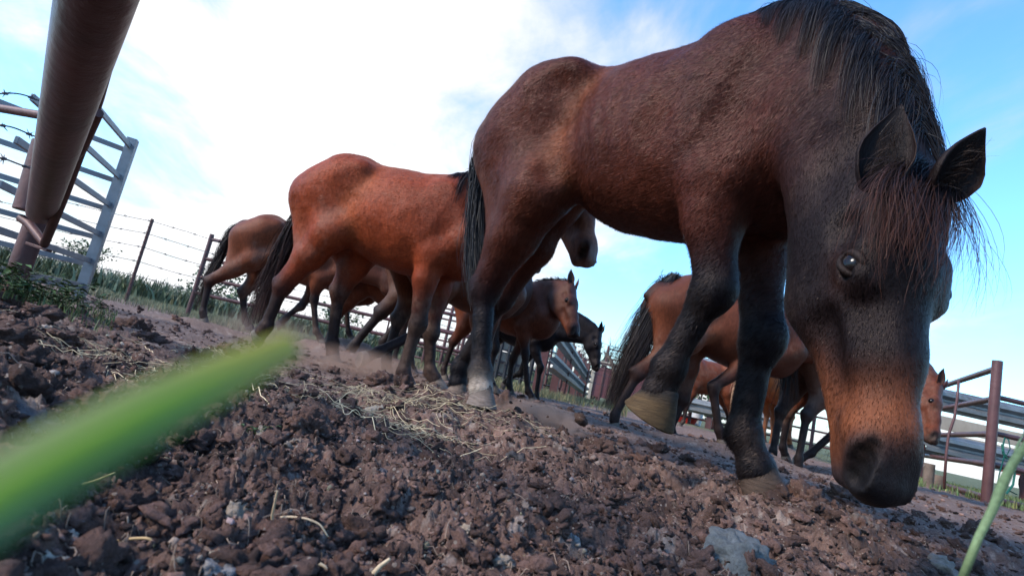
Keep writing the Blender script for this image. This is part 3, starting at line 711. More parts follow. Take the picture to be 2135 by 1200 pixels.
bay2 = dict(label='chestnut-red bay horse standing side on, its muzzle showing under the belly of the largest horse', loc=(-.462, 3.313), head=-12, sc=.92,
    ribs=.0004, muscle=0, rear=.292, body=(.185, .032, .0105), dark=(.02, .011, .010), light=(.22, .048, .016), face=(.13, .04, .018), muzzle=(.30, .11, .055), lip=(.14, .085, .07), detail=1, h=.011, girth=1.04, leg=1.1,
    legs=dict(rh=[(590, 598), (556, 680), (535, 705), dict(low=(.04, .02, .016), planted=False)],
              lh=[(707, 612), (694, 715), (693, 757), dict(low=(.10, .04, .025), hoof=(.15, .1, .08))],
              rf=[(872, 672), (842, 775), (857, 818), dict(low=(.04, .02, .016), hoof=(.12, .09, .08))],
              lf=[(899, 690), (898, 775), (916, 806), dict(hoof=(.18, .135, .11))]),
    poll_w=aty(1252, 530, 2.36) + np.array([-.13, .20, .50]), nose_w=aty(1252, 530, 2.36), facen_w=(.75, -.65, .1), c1_w=(.05, 3.15, 1.45), hs=1.1,
    tail=dict(path=[(628, 445), (600, 500), (570, 560), (545, 630), (535, 680)], lat=0.0, n=1300, sw=.0035, w=[.03, .06, .075, .10, .12], tipcol=(.05, .02, .015)),
    mane=dict(n=1100, side=lambda t, r: -1, len=.34, sw=.004, grav=(0, 0, -2.5), lift=.2), fur=90000, furlen=.013, furw=.0012)
G1 = 'bay horses farther back in the corral'
RB = dict(body=(.11, .028, .012), dark=(.016, .010, .010), light=(.14, .04, .018), face=(.09, .026, .014))
BR = dict(body=(.055, .022, .014), dark=(.014, .010, .010), light=(.09, .035, .02), face=(.045, .018, .013))
BK = dict(body=(.0065, .0055, .007), dark=(.004, .004, .005), light=(.008, .0065, .0075), face=(.0055, .005, .0065), dust=.04)
OR = dict(body=(.24, .065, .018), dark=(.20, .07, .03), light=(.28, .09, .03), face=(.22, .06, .02))
HORSES += [hero, bay2,
 dict(RB, label='leftmost bay horse of the herd, black tail hanging beside the metal panel', loc=(-2.0, 5.93), head=8, sc=.90, z0=-.01, girth=.96, h=.016,
    legs=dict(rh=[(437, 588), (424, 650), (425, 673)], lh=[(507, 612), (512, 668), (524, 688), dict(planted=False)], rf=[(655, 622), (660, 690), (675, 718)], lf=[(628, 638), (597, 662), (578, 680), dict(planted=False)]),
    poll=(.75, 0, 1.2), nose=(1.1, 0, .75), face_n=(.7, 0, .6),
    tail=dict(path=[(492, 468), (472, 503), (448, 555), (425, 600), (412, 640)], n=700, sw=.005, w=[.03, .05, .06, .09, .12], tipcol=(.05, .03, .022))),
 dict(RB, label='red bay horse mostly hidden behind the chestnut-red one, belly and thin hind leg showing', loc=(-1.059, 6.28), head=-10, sc=.891, z0=-.03, h=.02,
    legs=dict(lh=[(722, 632), (727, 690), (735, 712)], rh=[(-.9, -.13, .5), (-.95, -.13, .15), (-.9, -.13, .0)], rf=[(.0, -.13, .45), (-.02, -.13, .15), (.05, -.13, .0)], lf=[(.1, .13, .45), (.12, .13, .15), (.2, .13, .0)]),
    poll=(.85, 0, 1.3), nose=(1.2, 0, .85), face_n=(.7, 0, .6)),
 dict(BR, label='dark brown horse behind the chestnut-red one with a hind leg stretched back', loc=(-.15, 4.83), head=-6, sc=.91, z0=.0, h=.016, leg=1.25,
    legs=dict(rh=[(795, 652), (740, 718), (724, 738)], lh=[(850, 650), (800, 712), (795, 745)], rf=[(.0, -.13, .45), (-.02, -.13, .15), (.05, -.13, .02)], lf=[(.1, .13, .45), (.12, .13, .15), (.2, .13, .02)]),
    poll_w=aty(1095, 500, 5.0), nose_w=aty(1088, 600, 4.9), facen_w=(.8, -.5, .2)),
 dict(RB, body=(.085, .025, .012), label='reddish brown horse lifting a hind hoof behind the forelegs of the chestnut-red one', loc=(-.16, 4.20), head=38, sc=.80, z0=.0, h=.016, leg=1.2,
    legs=dict(rh=[(884, 690), (790, 733), (748, 750), dict(planted=False, hoof=(.2, .15, .12))], lh=[(-.8, .13, .5), (-.82, .13, .15), (-.78, .13, .02)], rf=[(.0, -.13, .45), (-.02, -.13, .15), (.05, -.13, .02)], lf=[(.1, .13, .45), (.12, .13, .15), (.2, .13, .02)]),
    poll_w=aty(1112, 470, 4.45), nose_w=aty(1134, 560, 4.25), facen_w=(.8, -.5, .2)),
 dict(RB, body=(.115, .031, .015), dust=.08, face=(.065, .023, .015), label='young bay horse with pricked ears and shaggy coat under the belly of the largest horse', loc=(.24, 5.25), head=-30, sc=.78, z0=.0, h=.012, detail=1, girth=.98,
    legs=dict(rf=[(1095, 735), (1102, 815), (1116, 840)], lf=[(1070, 745), (1062, 800), (1066, 826)], rh=[(-.95, -.13, .5), (-1.0, -.13, .15), (-.95, -.13, .02)], lh=[(-.85, .13, .5), (-.85, .13, .15), (-.8, .13, .02)]),
    poll_w=aty(1196, 596, 5.0), nose_w=aty(1212, 690, 4.75), facen_w=(.75, -.6, .1), hs=1.2,
    mane=dict(n=260, side=lambda t, r: (-1 if r < .7 else 1), len=.09, sw=.008, lift=.8)),
 dict(BK, label='black horse with lowered head between the young bay and the bare bush', loc=(.38, 6.33), head=-25.3, sc=.76, z0=-.03, h=.014, detail=1,
    legs=dict(rf=[(1127, 765), (1119, 825), (1122, 842)], lf=[(1085, 778), (1058, 790), (1047, 805), dict(planted=False)], rh=[(-.95, -.13, .5), (-1.0, -.13, .15), (-.95, -.13, .02)], lh=[(-.85, .13, .5), (-.85, .13, .15), (-.8, .13, .02)]),
    poll_w=aty(1253, 692, 6.1), nose_w=aty(1254, 778, 6.0), facen_w=(.85, -.4, .1), c1_w=aty(1205, 648, 6.15), hs=1.0),
 dict(RB, body=(.075, .021, .0105), label='bay horse with long black tail behind the lifted foreleg of the largest horse', loc=(1.96, 4.15), head=6, sc=.85, z0=-.02, h=.012,
    legs=dict(rh=[(1330, 782), (1283, 865), (1278, 888)], lh=[(1425, 835), (1398, 895), (1405, 912)], rf=[(1487, 805), (1500, 895), (1508, 925)], lf=[(1560, 800), (1570, 900), (1580, 935)]),
    poll=(.75, 0, 1.2), nose=(1.0, 0, .7), face_n=(.7, 0, .6),
    tail=dict(path=[(1418, 572), (1385, 610), (1345, 690), (1305, 770), (1270, 850)], n=1800, sw=.0045, w=[.06, .15, .19, .16, .07], col=(.009, .009, .012), tipcol=(.03, .02, .018))),
 dict(BR, label='dark bay horse seen from behind under the jaw of the largest horse', loc=(3.066, 4.723), head=28.7, sc=.81, z0=-.045, h=.014,
    legs=dict(lh=[(1627, 862), (1612, 940), (1611, 968)], rh=[(1682, 868), (1666, 955), (1662, 985)], rf=[(.0, -.13, .45), (-.02, -.13, .15), (.05, -.13, .02)], lf=[(.1, .13, .45), (.12, .13, .15), (.2, .13, .02)]),
    poll=(.75, 0, 1.2), nose=(1.0, 0, .7), face_n=(.7, 0, .6), tail=dict(path=[(-1.1, 0, 1.22), (-1.16, 0, 1.0), (-1.17, 0, .8), (-1.16, 0, .55)], n=160, sw=.006)),
 dict(OR, label='orange chestnut horse with flaxen tail farthest back, seen between the legs of nearer horses', loc=(3.75, 7.2), head=35, sc=.85, z0=-.05, h=.02,
    legs=dict(lh=[(1600, 862), (1592, 905), (1592, 922)], rh=[(1650, 868), (1645, 912), (1648, 935)], rf=[(.0, -.13, .45), (-.02, -.13, .15), (.05, -.13, .02)], lf=[(.1, .13, .45), (.12, .13, .15), (.2, .13, .02)]),
    poll=(.75, 0, 1.2), nose=(1.0, 0, .7), face_n=(.7, 0, .6), tail=dict(path=[(-1.1, 0, 1.22), (-1.2, 0, 1.0), (-1.22, 0, .7), (-1.2, 0, .35)], n=200, sw=.008, col=(.42, .25, .15), w=[.03, .06, .08, .09, .06])),
 dict(RB, label='bay horse whose head shows between the muzzle of the largest horse and the pipe gate', loc=(3.25, 4.65), head=-8, sc=.80, z0=-.02, h=.014, detail=1,
    legs=dict(rh=[(1748, 895), (1692, 945), (1655, 962), dict(planted=False, hoof=(.38, .30, .24))], lh=[(-.85, .13, .5), (-.85, .13, .15), (-.8, .13, .02)], rf=[(.0, -.13, .45), (-.02, -.13, .15), (.05, -.13, .02)], lf=[(.1, .13, .45), (.12, .13, .15), (.2, .13, .02)]),
    poll_w=aty(1962, 806, 4.35), nose_w=aty(1966, 925, 4.15), facen_w=(.6, -.7, .1), hs=1.1),
 dict(RB, label='small far-off bay horse with its head beside the guardrail fence behind the black foreleg', loc=(3.3, 9.3), head=190, sc=.85, z0=-.05, h=.025,
    legs=dict(rh=[(-.95, -.13, .5), (-1.0, -.13, .15), (-.95, -.13, .02)], lh=[(-.85, .13, .5), (-.85, .13, .15), (-.8, .13, .02)], rf=[(.0, -.13, .45), (-.02, -.13, .15), (.05, -.13, .02)], lf=[(.1, .13, .45), (.12, .13, .15), (.2, .13, .02)]),
    poll=(.75, .1, .95), nose=(.95, .1, .45), face_n=(.9, 0, .3)),
]
FEET = []
for sp in HORSES:
    solve_picks(sp)
    o_ = sp['l2w'](np.zeros(3))
    if 'poll_w' in sp:
        sp['poll'] = sp['w2l'](sp['poll_w']); sp['nose'] = sp['w2l'](sp['nose_w']); sp['face_n'] = sp['w2l'](np.array(sp['facen_w']) + o_)
        if 'c1_w' in sp: sp['c1'] = sp['w2l'](sp['c1_w'])
        if 'c2_w' in sp: sp['c2'] = sp['w2l'](sp['c2_w'])
    if 'ears_w' in sp:
        sp['ears'] = {s_: (sp['w2l'](aty(*v[0])), sp['w2l'](aty(*v[1])), sp['w2l'](np.array(v[2]) + o_)) for s_, v in sp['ears_w'].items()}
    for n_, js in sp['J'].items():
        pk = sp['legs'][n_]
        if (pk[3] if len(pk) > 3 else {}).get('planted', True) and len(pk[2]) == 2: FEET.append(sp['l2w'](js[2]))
FEET = np.array(FEET)
# ------------------------------------------------------------------ ground
def gsmooth(x, y):
    x = np.asarray(x, float); y = np.asarray(y, float)
    ratio = -x / np.maximum(y, .15)
    z = .09 * sstep(.5, .95, ratio) * sstep(.2, .7, np.hypot(x, y)) * (1 - sstep(25, 60, np.hypot(x, y)))
    z = z + .05 * np.exp(-((x + .42) ** 2 + (y - 1.15) ** 2) / .10) + .02 * np.exp(-((x - .1) ** 2 + (y - .95) ** 2) / .05)
    z = z + .025 * (fbm2(x * 1.3, y * 1.3, 3, 90) - .45) * sstep(.4, 1.0, np.hypot(x, y))
    w = 0; c = 0
    for f in FEET:
        g = np.exp(-((x - f[0]) ** 2 + (y - f[1]) ** 2) / (.28 ** 2)); w = w + g; c = c + g * (f[2] + .014 - gf0(f[0], f[1]))
    return z + c / np.maximum(w, .6)
def gf0(x, y):
    r = math.hypot(x, y); ratio = -x / max(y, .15)
    z = .09 * float(sstep(.5, .95, np.array(ratio))) * float(sstep(.2, .7, np.array(r)))
    z += .05 * math.exp(-((x + .42) ** 2 + (y - 1.15) ** 2) / .10) + .02 * math.exp(-((x - .1) ** 2 + (y - .95) ** 2) / .05)
    return z + .025 * (float(fbm2(np.array([x * 1.3]), np.array([y * 1.3]), 3, 90)[0]) - .45)
def rough_mask(x, y):
    """1 where the soil is churned, less on the trodden strip and among the horses"""
    r = np.hypot(x, y); n = fbm2(x * 1.7 + 4, y * 1.7, 3, 33)
    far = 1 - .60 * sstep(1.6, 3.4, r + (n - .5) * 1.2)
    return far
def gdetail(x, y, full=True):
    r = np.hypot(x, y); wx = x + (fbm2(x * 9, y * 9, 3, 3) - .47) * .07; wy = y + (fbm2(x * 9 + 50, y * 9, 3, 4) - .47) * .07
    m = rough_mask(x, y); h = (fbm2(x * 4.2 + 7, y * 4.2, 3, 51) - .45) * .105 * m * sstep(.3, .7, r) + (fbm2(x * 11, y * 11, 3, 52) - .45) * .03 * m; pale = np.zeros_like(x); tone = np.zeros_like(x)
    for sc, am, sd_, pw in ((.10, .018, 11, .9), (.047, .010, 12, .6), (.022, .0062, 13, .5), (.0115, .0036, 14, .5)):
        f1, idv = worley2(wx / sc, wy / sc, sd_)
        f1 = f1 + (fbm2(wx / sc * 3.1, wy / sc * 3.1, 4, sd_ + 40) - .45) * 1.05
        d = np.clip(1 - (np.maximum(f1, 0) / .80) ** 2, 0, 1) ** pw; k = am * (.25 + .95 * h01(np.floor(idv * 9999).astype(np.int64), 3, 1, sd_))
        h = h + d * k * m; tone = tone + (idv - .5) * .35 * (d > .05)
        if sc < .06:
            st = (h01(np.floor(idv * 9999).astype(np.int64), 7, 1, sd_) < (.02 if sc > .02 else .05)) & (d > .25); pale = np.where(st, np.maximum(pale, .45 + .5 * idv), pale)
    h = h + (.5 - np.abs(fbm2(x * 48, y * 48, 3, 25) - .45) * 3) * .016 * m + (fbm2(x * 110, y * 110, 3, 21) - .45) * .009 * (m + .25) + (fbm2(x * 35, y * 35, 3, 22) - .45) * .010 * m
    return h - .03 * m, pale, tone, m
def ground_h(x, y):
    x = np.atleast_1d(np.asarray(x, float)); y = np.atleast_1d(np.asarray(y, float)); return gsmooth(x, y) + gdetail(x, y)[0]

NR, NAg = 560, 760
rr_ = np.concatenate([[0.0], np.geomspace(.12, 9, NR - 50), np.geomspace(9.6, 900, 50)])
fine = np.linspace(-56, 52, NAg - 60); coarse = np.linspace(52, 304, 62)[1:-1]
aa = np.radians(np.concatenate([fine, coarse]))       # clockwise from +Y
Rg, Ag = np.meshgrid(rr_, aa, indexing='ij'); X = Rg * np.sin(Ag); Y = Rg * np.cos(Ag)
xf, yf = X.ravel(), Y.ravel(); zd, pale, tone, rm = gdetail(xf, yf); zf = gsmooth(xf, yf) + zd * (1 - sstep(12, 30, Rg.ravel()))
zf = zf - .0 + .9 * sstep(60, 400, Rg.ravel()) * 0
n_ = len(aa); i_ = np.arange(len(rr_) - 1)[:, None] * n_; j_ = np.arange(n_)[None]; j2 = (j_ + 1) % n_
GQ = np.stack([(i_ + j_).ravel(), (i_ + n_ + j_).ravel(), (i_ + n_ + j2).ravel(), (i_ + j2).ravel()], 1)[:, ::-1]
soil = np.array([.060, .034, .027]); soil2 = np.array([.215, .125, .096]); dusty = np.array([.165, .108, .088]); stone = np.array([.27, .21, .175])
tn = np.clip(.45 + tone * 1.1 + (fbm2(xf * 6, yf * 6, 3, 61) - .45) * 1.2, 0, 1)[:, None]
gc = soil * (1 - tn) + soil2 * tn
tr = sstep(.75, .35, rm)[:, None] if False else (1 - np.clip((rm - .40) / .60, 0, 1))[:, None]
gc = gc * (1 - .8 * tr) + dusty * .8 * tr
gc = gc * (1 - pale[:, None] * .85) + stone * (.75 + .5 * tn) * pale[:, None] * .85
# grass-green earth out in the field and along the fences
gr_ = (sstep(8, 11, yf + .25 * xf + (fbm2(xf * .8, yf * .8, 3, 62) - .5) * 3) * sstep(2.5, 0, xf) + sstep(5.6, 6.6, yf - .1 * xf + (fbm2(xf, yf, 3, 63) - .5) * 1.5) * sstep(3.6, 4.6, xf) + sstep(11, 14, Rg.ravel())).clip(0, 1)[:, None]
gc = gc * (1 - gr_ * .8) + np.array([.07, .09, .03]) * gr_ * .8

def mat_soil():
    mt, q = new_mat('churned_soil'); col = q.n('ShaderNodeAttribute', attribute_name='tint').outputs['Color']; oc = q.n('ShaderNodeTexCoord').outputs['Object']
    a = q.noise(oc, 260, 5, .75, .2); a2 = q.noise(oc, 45, 5, .7, .4)
    v = q.n('ShaderNodeMapRange', {0: q.math('ADD', q.math('MULTIPLY', a, .6), q.math('MULTIPLY', a2, .4)), 1: .35, 2: .68, 3: .45, 4: 1.75}).outputs[0]
    cc = q.n('ShaderNodeVectorMath', {0: col, 3: v}, operation='SCALE').outputs[0]
    # tiny pale grit
    vo = q.n('ShaderNodeTexVoronoi', {'Vector': oc, 'Scale': 150.0}); gsel = q.math('GREATER_THAN', q.n('ShaderNodeSeparateColor', {0: vo.outputs['Color']}).outputs[0], .90)
    gm = q.math('MULTIPLY', gsel, q.math('LESS_THAN', vo.outputs['Distance'], .36))
    cc = q.mix(gm, cc, (.23, .18, .15))
    bmp = q.n('ShaderNodeBump', {'Strength': .9, 'Distance': .008, 'Height': q.math('ADD', a, q.math('MULTIPLY', a2, 1.5))}).outputs[0]
    finish(q, {'Base Color': cc, 'Roughness': .88, 'Specular IOR Level': .25, 'Normal': bmp}); return mt
SOIL = mat_soil()
gobj = mesh_obj('ground', np.stack([xf, yf, zf], 1), GQ, SOIL, None, True, gc); tag(gobj, kind='structure')

# loose clods and pebbles lying on it
import bmesh
def ico(sub):
    bm = bmesh.new(); bmesh.ops.create_icosphere(bm, subdivisions=max(sub, 1), radius=1); v = np.array([x.co[:] for x in bm.verts]); f = np.array([[w.index for w in p.verts] for p in bm.faces]); bm.free(); return v, f
def rocks(name, spots, sub, seed, cols, mat, squash=(.5, .9), jag=.35, sink=.25):
    rg = np.random.default_rng(seed); v0, f0 = ico(sub); N = len(spots); nv = len(v0)
    rot = rg.normal(size=(N, 3, 3)); rot = np.linalg.qr(rot)[0]
    sc3 = rg.uniform(squash[0], squash[1], (N, 3)); sc3[:, 0] = 1; sc3[:, 1] = rg.uniform(.65, 1.0, N)
    P = v0[None].repeat(N, 0); off = rg.uniform(0, 99, (N, 1, 3)); q = (P * 1.3 + off).reshape(-1, 3)
    d = 1 + jag * (vnoise3(q, seed) - .5) * 1.6 + jag * .9 * (vnoise3(q * 2.7, seed + 1) - .5) + jag * .6 * (vnoise3(q * 6, seed + 2) - .5) + (jag * .45 * (vnoise3(q * 13, seed + 3) - .5) if sub > 2 else 0)
    P = P * d.reshape(N, nv, 1) * sc3[:, None]; P = np.einsum('nij,nvj->nvi', rot, P) * spots[:, None, 3:4]
    P[..., 2] *= .8; P += spots[:, None, :3]; P[..., 2] += (1 - 2 * sink) * spots[:, None, 3] * .5
    F_ = (f0[None] + (np.arange(N) * nv)[:, None, None]).reshape(-1, 3)
    return mesh_obj(name, P.reshape(-1, 3), F_, mat, None, sub > 2, np.repeat(cols, nv, 0))
def scatter(N, r0, r1, seed, a0=-50, a1=47):
    rg = np.random.default_rng(seed); r = r0 * (r1 / r0) ** rg.random(N); a = np.radians(rg.uniform(a0, a1, N)); x = r * np.sin(a); y = r * np.cos(a); return x, y, rg
x, y, rg = scatter(1900, .38, 7.0, 71); keep = rg.random(1900) < rough_mask(x, y) + .1; x, y = x[keep], y[keep]; s_ = (.004 + .013 * rg.random(len(x)) ** 2.5) * (.85 + .25 * np.hypot(x, y))
cc = np.array([.085, .047, .038])[None] * (.7 + 1.1 * rg.random((len(x), 1)))
tag(rocks('soil_clods', np.stack([x, y, ground_h(x, y), s_], 1), 3, 72, cc, SOIL, jag=1.2), kind='stuff')
x, y, rg = scatter(34000, .36, 5.5, 75); keep = rg.random(len(x)) < rough_mask(x, y) * .9 + .1; x, y = x[keep], y[keep]; s_ = (.0012 + .0042 * rg.random(len(x)) ** 2.2) * (.7 + .55 * np.hypot(x, y))
cc = (np.array([.075, .041, .033])[None] * (1 - rg.random((len(x), 1)) ** 2) + np.array([.22, .135, .11])[None] * rg.random((len(x), 1)) ** 3) * (.7 + .6 * rg.random((len(x), 1)))
tag(rocks('soil_crumbs', np.stack([x, y, ground_h(x, y), s_], 1), 0, 76, cc, SOIL, jag=1.3, squash=(.5, 1.0), sink=.3), kind='stuff')
x, y, rg = scatter(260, .5, 3.6, 77); s_ = (.010 + .020 * rg.random(len(x)) ** 2) * (.8 + .35 * np.hypot(x, y))
tag(rocks('large_clods', np.stack([x, y, ground_h(x, y), s_], 1), 4, 78, np.array([.09, .05, .04])[None] * (.6 + .7 * rg.random((len(x), 1))), SOIL, jag=1.25, squash=(.5, .85), sink=.5), kind='stuff')
STONE = mat_tint('stone', .75, .3, .6, 90, .35, bscale=200, coarse=20)
x, y, rg = scatter(800, .38, 4.5, 73); s_ = .002 + .0065 * rg.random(len(x)) ** 2.5
cc = np.array([.27, .21, .175])[None] * (.45 + .8 * rg.random((len(x), 1))) * (1 + .12 * rg.normal(size=(len(x), 3)) * [1, 0, -1])
tag(rocks('pebbles', np.stack([x, y, ground_h(x, y), s_], 1), 1, 74, np.clip(cc, .03, .5), STONE, jag=.45, sink=.2), kind='stuff')
# bigger stones one can point at: photo place, radius in photo px, colour, label
BIG = [((1535, 1162), 56, (.125, .14, .155), 'large blue-grey stone half buried in soil below the nearest hoof'),
       ((868, 790), 0, None, None),
       ((98, 686), 12, (.36, .30, .27), 'small pale pink stone on the dark soil at the left edge'),
       ((185, 840), 13, (.34, .33, .27), 'pale greenish stone beside the blurred grass blade'),
       ((78, 868), 40, (.11, .10, .11), 'dark grey rock at the left edge above the blurred grass blade'),
       ((558, 905), 30, (.22, .19, .17), 'wide grey-brown stone on top of the soil mound right of the blade'),
       ((612, 925), 20, (.20, .17, .15), 'round grey stone just right of the wide one on the mound'),
       ((497, 1075), 34, (.24, .20, .17), 'upright tan stone beside the curled dry roots'),
       ((92, 1170), 22, (.42, .40, .36), 'pale angular stone at the bottom left corner'),
       ((140, 1112), 12, (.36, .34, .32), 'small light stone above the bottom left corner stones'),
       ((970, 1103), 16, (.30, .24, .19), 'square tan pebble in the middle foreground'),
       ((790, 855), 22, (.24, .22, .20), 'round grey stone lying in the straw'),
       ((1052, 1165), 24, (.26, .22, .19), 'flat brown-grey stone at the bottom edge centre'),
       ((1195, 1122), 16, (.28, .27, .28), 'thin bluish stone left of the large blue-grey one'),
       ((800, 985), 20, (.12, .11, .125), 'dark slate-coloured stone in the middle of the soil'),
       ((455, 1185), 26, (.20, .20, .22), 'blue-grey stone at the bottom edge under the dry straw'),
       ((1960, 1180), 26, (.24, .20, .18), 'tan stone at the bottom edge near the green stalk'),
       ((10, 795), 14, (.3, .26, .24), 'pale stone at the left frame edge'),
       ((655, 955), 14, (.17, .10, .08), 'reddish brown pebble right of the mound'),
       ((1080, 950), 20, (.055, .05, .055), 'dark clod-like stone in the centre of the soil')]
SHIFT = lambda p: p
def hit_ground(px_, py_):
    d = ray(px_, py_); t = .25 * 1.02 ** np.arange(180)
    for _ in range(3):
        P = CAM[None] + d[None] * t[:, None]; below = P[:, 2] <= ground_h(P[:, 0], P[:, 1])
        i = int(np.argmax(below)) if below.any() else len(t) - 1; i = max(i, 1); t = np.linspace(t[i - 1], t[i], 12)
    return CAM + d * t[-1]
for k, (pp, rp, colr, lab) in enumerate(BIG):
    if lab is None: continue
    p = hit_ground(*pp); s_ = rp * float(np.linalg.norm(p - CAM)) / F_PX * 1.05
    o = rocks('stone', np.array([[*(p - [0, 0, 0]), s_]]), 4, 300 + k, np.array([colr]) * .8 * np.array([1.05, .97, .88]), STONE, jag=.6, squash=(.55, .8), sink=.75)
    c0 = p; o.data.transform(Matrix.Translation(-Vector(c0))); o.location = c0; tag(o, lab, 'stone', 'larger stones lying on the churned soil')

# straw
STRAW = mat_tint('straw', .55, .35, 0, 60, .35)
def straw_mesh(name, P, w, cols, seed):
    """bent flat stalks, slightly folded"""
    N, Sg, _ = P.shape; rg = np.random.default_rng(seed); T = np.gradient(P, axis=1); T /= np.linalg.norm(T, axis=2, keepdims=True) + 1e-9
    s1 = np.cross(T, [0, 0, 1.0]); s1 /= np.linalg.norm(s1, axis=2, keepdims=True) + 1e-9; u = np.cross(s1, T)
    V = np.stack([P - s1 * w[:, None, None], P + u * w[:, None, None] * .8, P + s1 * w[:, None, None], P - u * w[:, None, None] * .5], 2).reshape(-1, 3)
    b0 = ((np.arange(N)[:, None] * Sg + np.arange(Sg - 1)[None]).ravel() * 4)[:, None]; Q = np.concatenate([np.concatenate([b0 + j, b0 + (j + 1) % 4, b0 + (j + 1) % 4 + 4, b0 + j + 4], 1) for j in range(4)])
    return mesh_obj(name, V, Q, STRAW, None, True, np.repeat(cols, Sg * 4, 0))
def straw_patch(name, centres, N, seed, L=(.03, .16), w=(.0006, .0016)):
    rg = np.random.default_rng(seed); C_ = np.array([[*atz(*c[:2], c[2])[:2], c[3]] for c in centres]); ci = rg.integers(0, len(C_), N)
    x = C_[ci, 0] + rg.normal(size=N) * C_[ci, 2]; y = C_[ci, 1] + rg.normal(size=N) * C_[ci, 2] * 1.2; a = rg.normal(size=N) * .9 + .4; Ln = rg.uniform(*L, N); Sg = 7
    ts = np.linspace(-.5, .5, Sg); cu = rg.normal(size=N) * .7
    ang = a[:, None] + cu[:, None] * ts[None]; dx = np.cumsum(np.cos(ang), 1) / Sg * Ln[:, None]; dy = np.cumsum(np.sin(ang), 1) / Sg * Ln[:, None]
    X_ = x[:, None] + dx; Y_ = y[:, None] + dy; Z0 = ground_h(X_.ravel(), Y_.ravel()).reshape(N, Sg); 
    Z_ = np.maximum(Z0, Z0.mean(1, keepdims=True) * .6 + Z0 * .4) + .003 + rg.random((N, 1)) * .012 + (rg.normal(size=(N, 1)) * .12) * ts[None] * Ln[:, None]
    col = np.array([.56, .43, .26])[None] * (.35 + .85 * rg.random((N, 1)))
    return straw_mesh(name, np.stack([X_, Y_, Z_], 2), rg.uniform(*w, N), col, seed)
tag(straw_patch('straw_litter', [(270, 715, .07, .14), (330, 735, .07, .13), (400, 745, .07, .14), (460, 720, .06, .2), (640, 790, .05, .10), (720, 800, .04, .12), (790, 825, .04, .12), (860, 850, .03, .12), (930, 860, .03, .14), (820, 870, .04, .09), (560, 800, .06, .10)], 700, 81, (.03, .17), (.0005, .0014)), kind='stuff')
x, y, rg = scatter(3200, .38, 4.0, 82)
N_ = len(x); a = rg.uniform(0, 6.28, N_); Ln = .005 + .06 * rg.random(N_) ** 3; ts = np.linspace(-.5, .5, 6); cu = rg.normal(size=N_) * 2; ang = a[:, None] + cu[:, None] * ts[None]
X_ = x[:, None] + np.cumsum(np.cos(ang), 1) / 6 * Ln[:, None]; Y_ = y[:, None] + np.cumsum(np.sin(ang), 1) / 6 * Ln[:, None]; Z_ = ground_h(X_.ravel(), Y_.ravel()).reshape(N_, 6) + .002 + .006 * rg.random((N_, 1)) * (1 - (2 * ts) ** 2)[None]
tag(straw_mesh('root_fibres', np.stack([X_, Y_, Z_], 2), rg.uniform(.0003, .0007, N_), np.array([.26, .18, .13])[None] * (.25 + rg.random((N_, 1)) ** 1.5), 83), kind='stuff')
def stalk(pts, rpx, col, label, name='dry_stalk', cat='straw'):
    """pts: photo px with height above ground"""
    b0 = hit_ground(*pts[0][:2]); D = float((b0 - CAM) @ FW); P = []
    for (u, v) in pts:
        d = ray(u, v); p = CAM + d * D; P.append(p)
    P = np.array(P); k = np.linspace(0, 1, len(P)); kk = np.linspace(0, 1, 22); Q_ = np.stack([np.interp(kk, k, P[:, i]) for i in range(3)], 1)
    for _ in range(2): Q_[1:-1] = (Q_[:-2] + 2 * Q_[1:-1] + Q_[2:]) / 4
    r = rpx * D / F_PX * (1 - .5 * kk); Vv, Ff = tube_data(Q_ - Q_[0], r, 7); o = mesh_obj(name, Vv, Ff, STRAW, None, True, np.array([col] * len(Vv)) * (.8 + .3 * RNG.random((len(Vv), 1)))); o.location = Q_[0]
    tag(o, label, cat, 'single dry stalks in the foreground'); return o
stalk([(583, 1108), (566, 1080), (572, 1050), (578, 1022)], 3.5, (.42, .28, .16), 'upright dry brown stalk in the middle foreground')
stalk([(562, 1080), (600, 1076), (640, 1080), (668, 1092), (684, 1118)], 3.2, (.45, .32, .20), 'curled tan root fibre looping right of the upright dry stalk')
stalk([(232, 1130), (270, 1122), (312, 1120), (322, 1135), (312, 1160), (326, 1176)], 3.5, (.42, .27, .12), 'hooked yellow-brown straw at the bottom left')
stalk([(776, 1200), (792, 1180), (813, 1164)], 7, (.45, .34, .22), 'thick short straw stub at the bottom edge')
stalk([(640, 1176), (662, 1172), (680, 1182), (690, 1205)], 5, (.5, .38, .24), 'pale arched straw at the bottom edge left of the stub')
stalk([(168, 1012), (205, 1000), (240, 985)], 3.5, (.40, .33, .14), 'thin yellow straw just under the blurred grass blade')
stalk([(250, 715), (275, 742), (310, 762)], 5, (.42, .34, .26), 'pale straight straw lying on the left soil')
print('T ground', _t.time() - T0_)
# ------------------------------------------------------------------ fences, pens, field, trees
RUST = mat_flat('rusty_pipe', (.085, .034, .030), .55, .2, .4, .4, 9, .25, (.045, .022, .02))
PIPE = mat_flat('painted_brown_pipe', (.085, .034, .032), .45, .15, .4, .35, 7, .3, (.05, .025, .022))
GALV = mat_flat('galvanized_steel', (.20, .20, .205), .5, .3, .4, .22, 12, .1, (.24, .22, .21))
WGAL = mat_flat('weathered_guardrail', (.20, .20, .20), .45, .55, .5, .3, 6, .15, (.12, .09, .075))
WOOD = mat_flat('weathered_wood', (.13, .095, .075), .85, 0, .2, .4, 14, .5)
WIRE = mat_flat('wire', (.10, .09, .09), .5, .6)
CREAM = mat_flat('cream_board', (.36, .29, .22), .7, 0, .3, .2, 5, .1, (.35, .28, .22))
REDP = mat_flat('faded_red_sheet', (.14, .05, .05), .6, 0, .3, .25, 5, .1)
DARKM = mat_flat('dark_metal', (.03, .03, .033), .6, .2)
